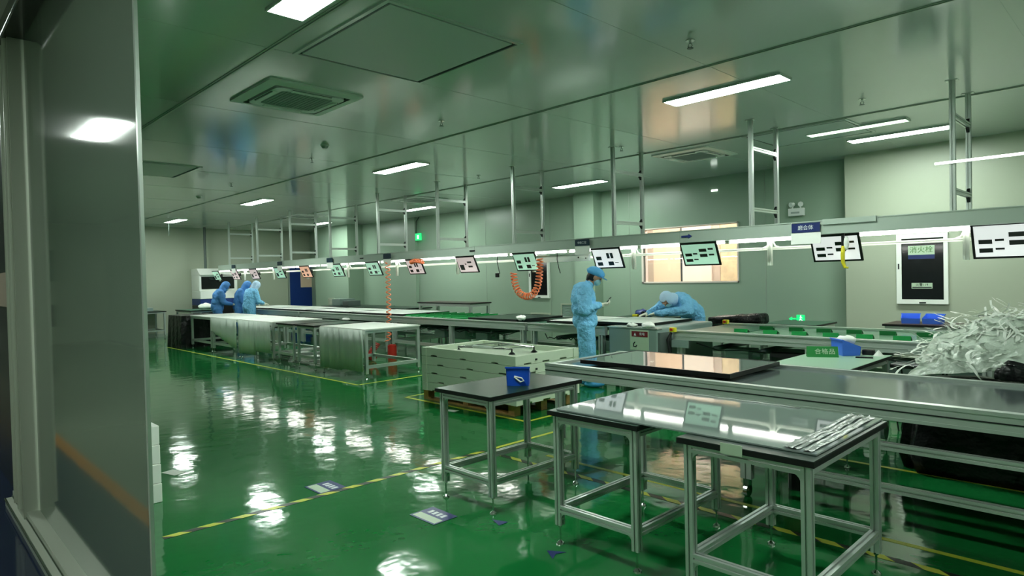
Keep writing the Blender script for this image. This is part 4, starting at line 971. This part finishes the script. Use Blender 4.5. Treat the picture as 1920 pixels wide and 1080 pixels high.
# exit signs
r = thing('exit_sign', 'small lit green exit sign hanging beyond the channel', 'exit sign', (-14.95, 10.9, 2.68))
g = MB(); g.box(-0.13, 0, 0, 0.13, 0.03, 0.2); g.build('panel', 'exit', r)
g = MB(); g.box(-0.04, -0.003, 0.04, 0.04, 0, 0.15); g.build('running_figure', 'exit2', r)
g = MB(); g.tube([(-0.13, 0.03, 0.2), (-0.14, 0.05, 0.55), (0.02, 0.05, 0.67)], 0.01, 6); g.build('cable', 'wire', r)
r = thing('exit_sign', 'lit green exit sign with left arrow low on the back wall', 'exit sign', (-4.42, BACK, 0.72))
g = MB(); g.box(-0.01, -0.02, 0, 0.12, 0, 0.125); g.build('panel', 'exit', r)
g = MB(); g.tube([(0.03, -0.022, 0.02), (0.055, -0.022, 0.055), (0.05, -0.022, 0.085), (0.085, -0.022, 0.075)], 0.007, 6); g.ell((0.06, -0.022, 0.105), 0.012, 8, 6); g.tube([(0.055, -0.022, 0.055), (0.09, -0.022, 0.03)], 0.007, 6); g.build('running_figure', 'exit2', r)
g = MB(); g.prism([(-0.14, 0.055), (-0.09, 0.09), (-0.09, 0.068), (-0.02, 0.068), (-0.02, 0.045), (-0.09, 0.045), (-0.09, 0.02)], 'y', -0.02, 0.0); g.build('arrow', 'exit', r)
g = MB(); g.box(-0.06, -0.012, 0, 0.06, 0, 0.03); tag(g.build('wall_marker', 'tube_e2', None, (-5.89, BACK, 3.08)), 'tiny lit marker high on the back wall', 'marker light')
# blue door and far machine
d = bpy.data.objects.new('door_2', None); COL.objects.link(d); d.location = (XL, 10.18, 0); struct(d)
g = MB(); g.box(0, 0, 0, 0.05, 1.22, 2.12); g.build('door_leaf', 'doorblue', d)
g = MB(); g.box(0, -0.05, 0, 0.06, 0, 2.17); g.box(0, 1.22, 0, 0.06, 1.27, 2.17); g.box(0, -0.05, 2.12, 0.06, 1.27, 2.17); g.build('door_frame', 'trim', d)
g = MB(); g.box(0, 0, 0, 0.004, 0.42, 0.55); tag(g.build('door_notice', 'peach', None, (XL + 0.052, 10.58, 1.38)), 'peach paper notice on the blue door', 'notice')
r = thing('lab_machine', 'tall white and blue machine with dark window at the far left wall', 'machine', (-21.55, 6.95, 0))
g = MB(); g.bbox(0, 0, 0, 0.75, 1.15, 0.92, 0.01); g.build('base_cabinet', 'blackplastic', r)
g = MB(); g.bbox(0, 0, 0.92, 0.76, 1.15, 1.12, 0.01); g.build('blue_band', 'doorblue', r)
g = MB(); g.bbox(0, 0, 1.12, 0.78, 1.15, 1.36, 0.01); g.build('white_band', 'white', r)
g = MB(); g.bbox(0, 0, 1.36, 0.70, 1.15, 1.86, 0.01); g.build('hood_body', 'white', r)
g = MB(); g.box(0.70, 0.06, 1.42, 0.71, 1.05, 1.80); g.build('window', 'darkglass', r)
g = MB(); g.prism([(0, 1.86), (0.78, 1.86), (0.5, 2.06), (0, 2.06)], 'y', 0, 1.15); g.build('canopy', 'white', r)
g = MB(); g.cyl((0.4, 0.3, 2.06), (0.4, 0.3, CH), 0.04, n=12); g.build('exhaust_pipe', 'reel', r)
g = MB(); g.bbox(0, 0, 0, 0.45, 0.5, 0.2, 0.01); tag(g.build('grey_printer', 'cabinet', None, (-17.2, 9.4, 0.86)), 'grey printer-like box on the far black table by the blue door', 'printer')
g = MB(); g.bbox(0, 0, 0, 0.32, 0.4, 0.15, 0.01); tag(g.build('grey_box', 'reel', None, (-16.6, 9.4, 0.86)), 'darker grey box right of the grey printer', 'box')
g = MB(); g.ell((0, 0, 0.07), (0.2, 0.2, 0.1), 14, 9); g.v = [tuple(Vector(v) + noise.noise_vector(Vector(v) * 12) * 0.03) for v in g.v]
tag(g.build('white_bundle', 'white', None, (-19.95, 6.8, 0.84), smooth=True), 'round white bundle on the far table left of the workers', 'bundle')

# ================================================================== FLOOR MARKS
def tape(x0, y0, x1, y1, label, w_=0.042, m='tapeyellow'):
    g = MB(); a = Vector((x0, y0, 0)); b = Vector((x1, y1, 0)); L = (b - a).length; g.box(0, -w_ / 2, 0.0, L, w_ / 2, 0.0015)
    return tag(g.build('floor_tape', m, None, (x0, y0, 0.0003), rz=math.atan2(y1 - y0, x1 - x0)), label, 'floor tape')
tape(-17.9, 5.13, -8.66, 5.13, 'long yellow floor line along the white table row')
tape(-8.68, 5.17, -8.68, 7.0, 'yellow floor line turning the corner past the nearest white table')
tape(-7.26, 5.02, -4.95, 5.02, 'yellow floor line in front of the pallet')
tape(-7.26, 5.06, -7.26, 6.6, 'yellow floor line left of the pallet')
tape(-4.97, 5.06, -4.97, 6.9, 'yellow floor line right of the pallet')
tape(-3.9, 4.19, 3.5, 4.19, 'yellow floor line under the near edge of the long bench')
tape(-4.43, 3.98, -4.43, 4.9, 'short plain yellow floor line continuing the striped tape')
tape(-2.6, 5.72, 3.5, 5.72, 'yellow floor line behind the long bench')
def hazard(x0, y0, x1, y1, label, w_=0.055, st=0.105):
    a = Vector((x0, y0)); b = Vector((x1, y1)); L = (b - a).length; g = MB(); n = int(L / st); sk = st * 0.6
    g.box(0, -w_ / 2, 0, L, w_ / 2, 0.0012, 1)
    for i in range(0, n, 2):
        p = [(i * st + sk, -w_ / 2), (i * st + st + sk * 0.9, -w_ / 2), (i * st + st, w_ / 2), (i * st, w_ / 2)]
        g.prism(p, 'z', 0.0012, 0.0018)
    return tag(g.build('hazard_tape', ['tapeyellow', 'tapeblack'], None, (x0, y0, 0.0003), rz=math.atan2(y1 - y0, x1 - x0)), label, 'floor tape')
hazard(-4.45, 1.22, -4.43, 3.92, 'black and yellow striped tape crossing the floor from the partition')
hazard(-4.38, 3.92, 3.5, 3.92, 'black and yellow striped tape running behind the front tables', st=0.13)
def floor_sign(x, y, rz, label, W=0.27, D=0.2):
    r = thing('floor_sign', label, 'floor sign', (x, y, 0.0021), rz)
    g = MB(); g.box(0, 0, 0, W, D, 0.001); g.build('sheet', 'navy', r)
    g = MB(); g.box(0.015, 0.015, 0.001, W * 0.95, D * 0.42, 0.0015); g.build('white_band', 'plate', r)
    g = MB()
    for k in range(4): g.box(0.05 + k * 0.045, D * 0.55, 0.001, 0.08 + k * 0.045, D * 0.8, 0.0015)
    g.build('lettering', 'text_white', r)
floor_sign(-3.62, 2.51, 0.0, 'blue and white floor sign in front of the black-topped table')
floor_sign(-4.72, 2.30, 0.0, 'blue and white floor sign across the striped tape', 0.25, 0.22)
g = MB(); g.prism([(-0.05, 0), (0.05, -0.06), (0.02, 0), (0.05, 0.06)], 'z', 0, 0.001); tag(g.build('floor_arrow', 'navy', None, (-2.5, 2.72, 0.002)), 'blue arrowhead sticker left of the front pair of tables', 'sticker')
g = MB(); g.prism([(-0.06, 0), (0.05, -0.04), (0.05, 0.04)], 'z', 0, 0.001); tag(g.build('floor_arrow', 'navy', None, (-3.08, 2.83, 0.002)), 'blue arrowhead sticker at the foot of the black-topped table', 'sticker')
for x, y, lb in ((-5.93, 1.72, 'white paper slip beside the stacked white boxes'), (-6.08, 4.85, 'small white paper slip in front of the pallet line')):
    g = MB(); g.box(-0.09, -0.05, 0, 0.09, 0.05, 0.001); tag(g.build('paper_slip', 'paper', None, (x, y, 0.002), rz=0.3), lb, 'paper')
for k in range(4):
    r = thing('white_carton', ('bottom', 'second lowest', 'third', 'topmost')[k] + ' white carton of the stack beside the partition edge', 'carton', (-5.62, 1.18, k * 0.14), group='white cartons')
    g = MB(); g.bbox(0, 0, 0.001, 0.42 - 0.01 * k, 0.25, 0.138, 0.004); g.build('box', 'white', r)
    g = MB(); g.box(0, 0.12, 0.1382, 0.42 - 0.01 * k, 0.13, 0.139); g.build('lid_seam', 'grille', r)

# ================================================================== PEOPLE
def remesh(mb, vox, smooth_it=4, wrinkle=0.0, seed=0.0):
    me = bpy.data.meshes.new('r'); me.from_pydata(mb.v, [], mb.f); o = bpy.data.objects.new('r', me); COL.objects.link(o)
    md = o.modifiers.new('r', 'REMESH'); md.mode = 'VOXEL'; md.voxel_size = vox
    sm = o.modifiers.new('s', 'SMOOTH'); sm.iterations = smooth_it; sm.factor = 0.6
    bpy.context.view_layer.update()
    me2 = bpy.data.meshes.new_from_object(o.evaluated_get(bpy.context.evaluated_depsgraph_get()))
    bpy.data.objects.remove(o)
    if wrinkle:
        nr = [v.normal.copy() for v in me2.vertices]
        for v, nn in zip(me2.vertices, nr):
            q = v.co
            a = 0.55 * noise.noise(Vector((q.x * 6 + seed, q.y * 6, q.z * 8)))
            w2 = noise.noise_vector(Vector((q.x * 5, q.y * 5 + seed, q.z * 5)))
            a += 0.62 * (0.5 - abs(noise.noise(Vector((q.x * 6 + w2.x, q.y * 6 + w2.y, q.z * 12 + 1.5 * w2.z + q.x * 8 + seed)))) * 1.6)
            v.co = q + nn * (a * wrinkle)
    for p in me2.polygons: p.use_smooth = True
    return me2
def cap(g, a, b, r0, r1, k=6):
    a = Vector(a); b = Vector(b); n = max(2, int((b - a).length / (min(r0, r1) * 0.5)) + 1)
    g.cyl(a, b, r0, r1, n=14); g.ell(a, r0, 14, 8); g.ell(b, r1, 14, 8)
def from_mesh(me, name, m, parent):
    me.name = name; me.materials.clear(); me.materials.append(M[m]); o = bpy.data.objects.new(name, me); COL.objects.link(o); o.parent = parent; return o
def hand(parent, wrist, dirv, palm_n, side, curl=0.7, m='glove', vox=0.0045):
    """five-fingered glove; dirv wrist->fingers, palm_n palm normal, side +1 thumb on the left of dirv x palm_n"""
    d = Vector(dirv).normalized(); nn = Vector(palm_n).normalized(); nn = (nn - d * nn.dot(d)).normalized(); s = d.cross(nn) * side; w0 = Vector(wrist)
    g = MB(); rot = Matrix((s, d, nn)).transposed()
    g.ell(w0 + d * 0.05, (0.043, 0.055, 0.018), 16, 10, mat3=rot); cap(g, w0 - d * 0.03, w0 + d * 0.02, 0.03, 0.027)
    for k, (off, L) in enumerate(((0.031, 0.072), (0.011, 0.080), (-0.010, 0.074), (-0.030, 0.058))):
        p = w0 + d * 0.09 + s * off; dd = d.copy(); a = 0.0
        for j, f in enumerate((0.45, 0.31, 0.24)):
            a += curl * (0.55 + 0.12 * k * 0.5); dj = d * math.cos(a) + nn * math.sin(a)
            q = p + dj * L * f; cap(g, p, q, 0.0098 - j * 0.0008, 0.0092 - j * 0.0008); p = q
    p = w0 + d * 0.03 + s * 0.035; t = (s * 0.75 + d * 0.6 + nn * 0.35).normalized(); q = p + t * 0.04; cap(g, p, q, 0.0125, 0.011)
    t2 = (s * 0.25 + d * 0.85 + nn * 0.5).normalized(); cap(g, q, q + t2 * 0.03, 0.011, 0.009)
    return from_mesh(remesh(g, vox, 1), 'hand', m, parent)
def person(loc, rz, P, label, cover='coverall', capm='cap', hood=False, brim=True, vox=0.012, seed=0.0, arm=1.0, hands=True, shoes=True, face=True, s=1.0):
    """P: joints in the person's frame, x forward, y left, z up"""
    r = thing('person', label, 'person', loc, rz); V = {k: Vector(v) for k, v in P.items() if k[:4] not in ('hood', 'hand')}; r.scale = (s, s * 1.08, s) if s > 1 else (s, s, s)
    g = MB()
    pel, chest, neck = V['pelvis'], V['chest'], V['neck']
    ax = (chest - pel).normalized(); up = Matrix.Rotation(0, 3, 'X')
    yv = Vector((0, 1, 0)); xv = yv.cross(ax).normalized(); rt = Matrix((xv, yv, ax)).transposed()
    g.ell(pel, (0.175, 0.195, 0.18), 18, 12, mat3=rt); g.ell(pel.lerp(chest, 0.5), (0.175, 0.195, 0.23), 18, 12, mat3=rt)
    g.ell(chest, (0.175, 0.215, 0.20), 18, 12, mat3=rt); g.ell(chest + ax * 0.12, (0.115, 0.20, 0.10), 18, 12, mat3=rt)
    cap(g, chest + ax * 0.12, neck, 0.085, 0.068)
    if P.get('hoodfold'): g.ell(neck + Vector((-0.10, 0, -0.05)), (0.12, 0.14, 0.09), 14, 9)
    for sd in ('l', 'r'):
        cap(g, V['sh_' + sd], V['el_' + sd], 0.092 * arm, 0.075 * arm); cap(g, V['el_' + sd], V['wr_' + sd], 0.073 * arm, 0.045 * arm); g.ell(V['sh_' + sd], 0.085, 14, 9)
        cap(g, V['hip_' + sd], V['kn_' + sd], 0.128, 0.105); cap(g, V['kn_' + sd], V['an_' + sd] + Vector((0, 0, 0.02)), 0.105, 0.075)
    from_mesh(remesh(g, vox, 3, 0.017, seed), 'body', cover, r)
    # head
    hd = V['head']; hu = V.get('head_up', Vector((0, 0, 1))).normalized(); hy = Vector((0, 1, 0)); hf = hy.cross(hu).normalized(); hy = hu.cross(hf); hr = Matrix((hf, hy, hu)).transposed()
    H = lambda x, y, z: hd + hr @ Vector((x, y, z))
    g = MB(); g.ell(hd, (0.094, 0.075, 0.112), 20, 14, mat3=hr); g.ell(H(0.03, 0, -0.05), (0.062, 0.056, 0.065), 16, 10, mat3=hr); cap(g, H(-0.02, 0, -0.07), neck, 0.056, 0.058)
    g.ell(H(0.099, 0, -0.02), (0.018, 0.014, 0.022), 10, 8, mat3=hr); g.ell(H(0.088, 0, 0.022), (0.018, 0.05, 0.012), 10, 8, mat3=hr); g.ell(H(0.085, 0, -0.066), (0.014, 0.026, 0.010), 10, 8, mat3=hr)
    for sy in (-1, 1): g.ell(H(0, sy * 0.077, -0.012), (0.02, 0.009, 0.032), 10, 8, mat3=hr)
    hdo = from_mesh(remesh(g, 0.008, 2), 'head', 'skin', r)
    for sy in (-1, 1):
        g = MB(); g.ell(H(0.088, sy * 0.032, 0.004), (0.008, 0.015, 0.007), 10, 8, mat3=hr); g.build('eye', 'eye', r, smooth=True)
    if not hood:
        g = MB(); g.ell(H(-0.018, 0, 0.0), (0.09, 0.081, 0.105), 18, 12, mat3=hr); cap(g, H(-0.055, 0, -0.03), H(-0.05, 0, -0.075), 0.052, 0.045); g.build('hair', 'hair', r, smooth=True)
        g = MB(); g.ell(H(-0.005, 0, 0.065), (0.125, 0.112, 0.07), 22, 12, mat3=hr); g.ell(H(-0.03, 0, 0.045), (0.115, 0.108, 0.055), 22, 12, mat3=hr)
        me = remesh(g, 0.010, 2, 0.006, seed + 5); from_mesh(me, 'cap', capm, r)
    else:
        g = MB(); g.ell(H(-0.012, 0, 0.015), (0.12, 0.108, 0.13), 22, 14, mat3=hr); cap(g, H(-0.03, 0, -0.05), neck, 0.10, 0.11)
        for q in range(9):
            a = q * PI / 8 - PI / 2
        me = remesh(g, 0.012, 3, 0.008, seed + 5)
        bm = bmesh.new(); bm.from_mesh(me); inv = hr.inverted()
        dl = [v for v in bm.verts if (lambda q: q.x > 0.045 and abs(q.y) < 0.065 and -0.10 < q.z < 0.075)(inv @ (v.co - hd))]
        bmesh.ops.delete(bm, geom=dl, context='VERTS'); bm.to_mesh(me); bm.free()
        ho = from_mesh(me, 'hood', capm, r); sd_ = ho.modifiers.new('t', 'SOLIDIFY'); sd_.thickness = 0.004
    if brim:
        g = MB(); n = 12; vs = []
        for i in range(n + 1):
            a = -PI * 0.36 + PI * 0.72 * i / n
            for rr, zz in ((0.095, 0.045), (0.175, 0.028)):
                for dz in (0, 0.006): vs.append(H(rr * math.cos(a), rr * 0.85 * math.sin(a), zz + dz))
        fs = []
        for i in range(n):
            q = i * 4; fs += [(q, q + 4, q + 6, q + 2), (q + 1, q + 3, q + 7, q + 5), (q + 2, q + 6, q + 7, q + 3), (q, q + 1, q + 5, q + 4)]
        fs += [(0, 2, 3, 1), (n * 4, n * 4 + 1, n * 4 + 3, n * 4 + 2)]
        g.add(vs, fs); g.build('brim', capm, r, smooth=False)
    if face:
        g = MB(); g.ell(H(0.052, 0, -0.052), (0.064, 0.068, 0.058), 18, 12, mat3=hr); g.build('face_mask', 'mask', r, smooth=True)
    if hands:
        for sd, side in (('l', 1), ('r', -1)):
            hv = P.get('hand_' + sd)
            if hv: hand(r, V['wr_' + sd] + Vector(hv[0]).normalized() * 0.045, hv[0], hv[1], side * hv[2], hv[3])
    if shoes:
        for sd in ('l', 'r'):
            a = V['an_' + sd]; g = MB(); g.ell(a + Vector((0.06, 0, 0.045 - a.z)), (0.145, 0.055, 0.046), 16, 10); cap(g, a, a + Vector((0, 0, 0.08 - a.z)) * 1.0, 0.062, 0.055)
            g.v = [(v[0], v[1], max(v[2], 0.0)) for v in g.v]
            me = remesh(g, 0.011, 2, 0.003, seed); 
            for v in me.vertices: v.co.z = max(v.co.z, 0.001)
            from_mesh(me, 'shoe_cover', 'shoe', r)
    return r
# standing worker with phone
P1 = dict(pelvis=(-0.02, 0, 0.93), chest=(-0.04, 0, 1.24), neck=(0.04, 0, 1.42), head=(0.125, 0, 1.525), head_up=(0.48, 0, 0.88), hoodfold=1,
          sh_l=(-0.02, 0.165, 1.34), el_l=(-0.05, 0.24, 1.08), wr_l=(0.17, 0.11, 1.12), sh_r=(-0.02, -0.165, 1.34), el_r=(-0.06, -0.25, 1.08), wr_r=(0.16, -0.11, 1.13),
          hip_l=(-0.02, 0.085, 0.86), kn_l=(0.0, 0.09, 0.48), an_l=(-0.03, 0.09, 0.10), hip_r=(-0.02, -0.085, 0.86), kn_r=(0.01, -0.09, 0.48), an_r=(0.02, -0.09, 0.10),
          hand_l=((0.9, -0.35, 0.1), (0, -0.5, 0.9), 1, 0.75), hand_r=((0.9, 0.35, 0.1), (0, 0.5, 0.9), 1, 0.75))
p1 = person((-5.87, 7.20, 0), math.radians(44), P1, 'standing person in blue coverall, cap and mask looking at a phone', seed=1.0, arm=1.12, s=1.03)
r = thing('phone', 'dark phone held by the standing worker', 'phone', p1.matrix_basis @ Vector((0.30, 0.0, 1.185)), math.radians(44))
T = Matrix.Rotation(math.radians(-50), 4, 'Y')
g = MB(); g.bbox(-0.07, -0.036, -0.004, 0.07, 0.036, 0.004, 0.003, mat4=T); g.build('body', 'blackplastic', r)
g = MB(); g.box(-0.064, -0.032, 0.004, 0.064, 0.032, 0.005, mat4=T); g.build('screen', 'darkglass', r)
# bending worker behind the line
P2 = dict(pelvis=(-0.30, 0, 0.92), chest=(0.02, 0, 1.10), neck=(0.23, 0, 1.17), head=(0.36, 0, 1.17), head_up=(0.86, 0, 0.52),
          sh_l=(0.13, 0.18, 1.12), el_l=(0.17, 0.27, 0.99), wr_l=(0.48, -0.10, 0.945), sh_r=(0.13, -0.18, 1.12), el_r=(0.20, -0.34, 0.98), wr_r=(0.52, -0.24, 0.945),
          hip_l=(-0.30, 0.09, 0.86), kn_l=(-0.26, 0.1, 0.48), an_l=(-0.34, 0.1, 0.10), hip_r=(-0.30, -0.09, 0.86), kn_r=(-0.24, -0.1, 0.48), an_r=(-0.28, -0.1, 0.10),
          hand_l=((0.5, -0.8, -0.15), (0, 0, -1), -1, 0.35), hand_r=((0.95, -0.25, -0.15), (0, 0, -1), -1, 0.35))
person((-5.68, 9.44, 0), math.radians(262), P2, arm=1.22, label= 'person in blue hooded coverall bending over the line beside the wall window', capm='palecap', hood=True, brim=False, seed=3.0)
# three distant workers
P3 = dict(P1); P3.update(chest=(0.03, 0, 1.22), neck=(0.13, 0, 1.40), head=(0.21, 0, 1.50), head_up=(0.6, 0, 0.8), wr_l=(0.34, 0.12, 1.0), wr_r=(0.34, -0.12, 1.0), el_l=(0.12, 0.24, 1.06), el_r=(0.12, -0.24, 1.06),
          sh_l=(0.06, 0.17, 1.33), sh_r=(0.06, -0.17, 1.33), hand_l=((1, -0.2, -0.2), (0, 0, -1), -1, 0.4), hand_r=((1, 0.2, -0.2), (0, 0, -1), -1, 0.4)); P3.pop('hoodfold')
person((-18.66, 6.70, 0), math.radians(75), P3, 'leftmost of the three distant people in blue coveralls', 'coverall2', 'coverall2', hood=True, brim=False, vox=0.022, seed=5)
person((-18.50, 7.24, 0), math.radians(60), P3, 'middle distant person in blue coverall leaning over the line', 'coverall2', 'coverall2', hood=True, brim=False, vox=0.022, seed=7)
person((-17.95, 7.30, 0), math.radians(100), P3, 'rightmost of the three distant people, in a pale cap', 'coverall', 'palecap', hood=True, brim=False, vox=0.022, seed=9)
bpy.context.view_layer.update()
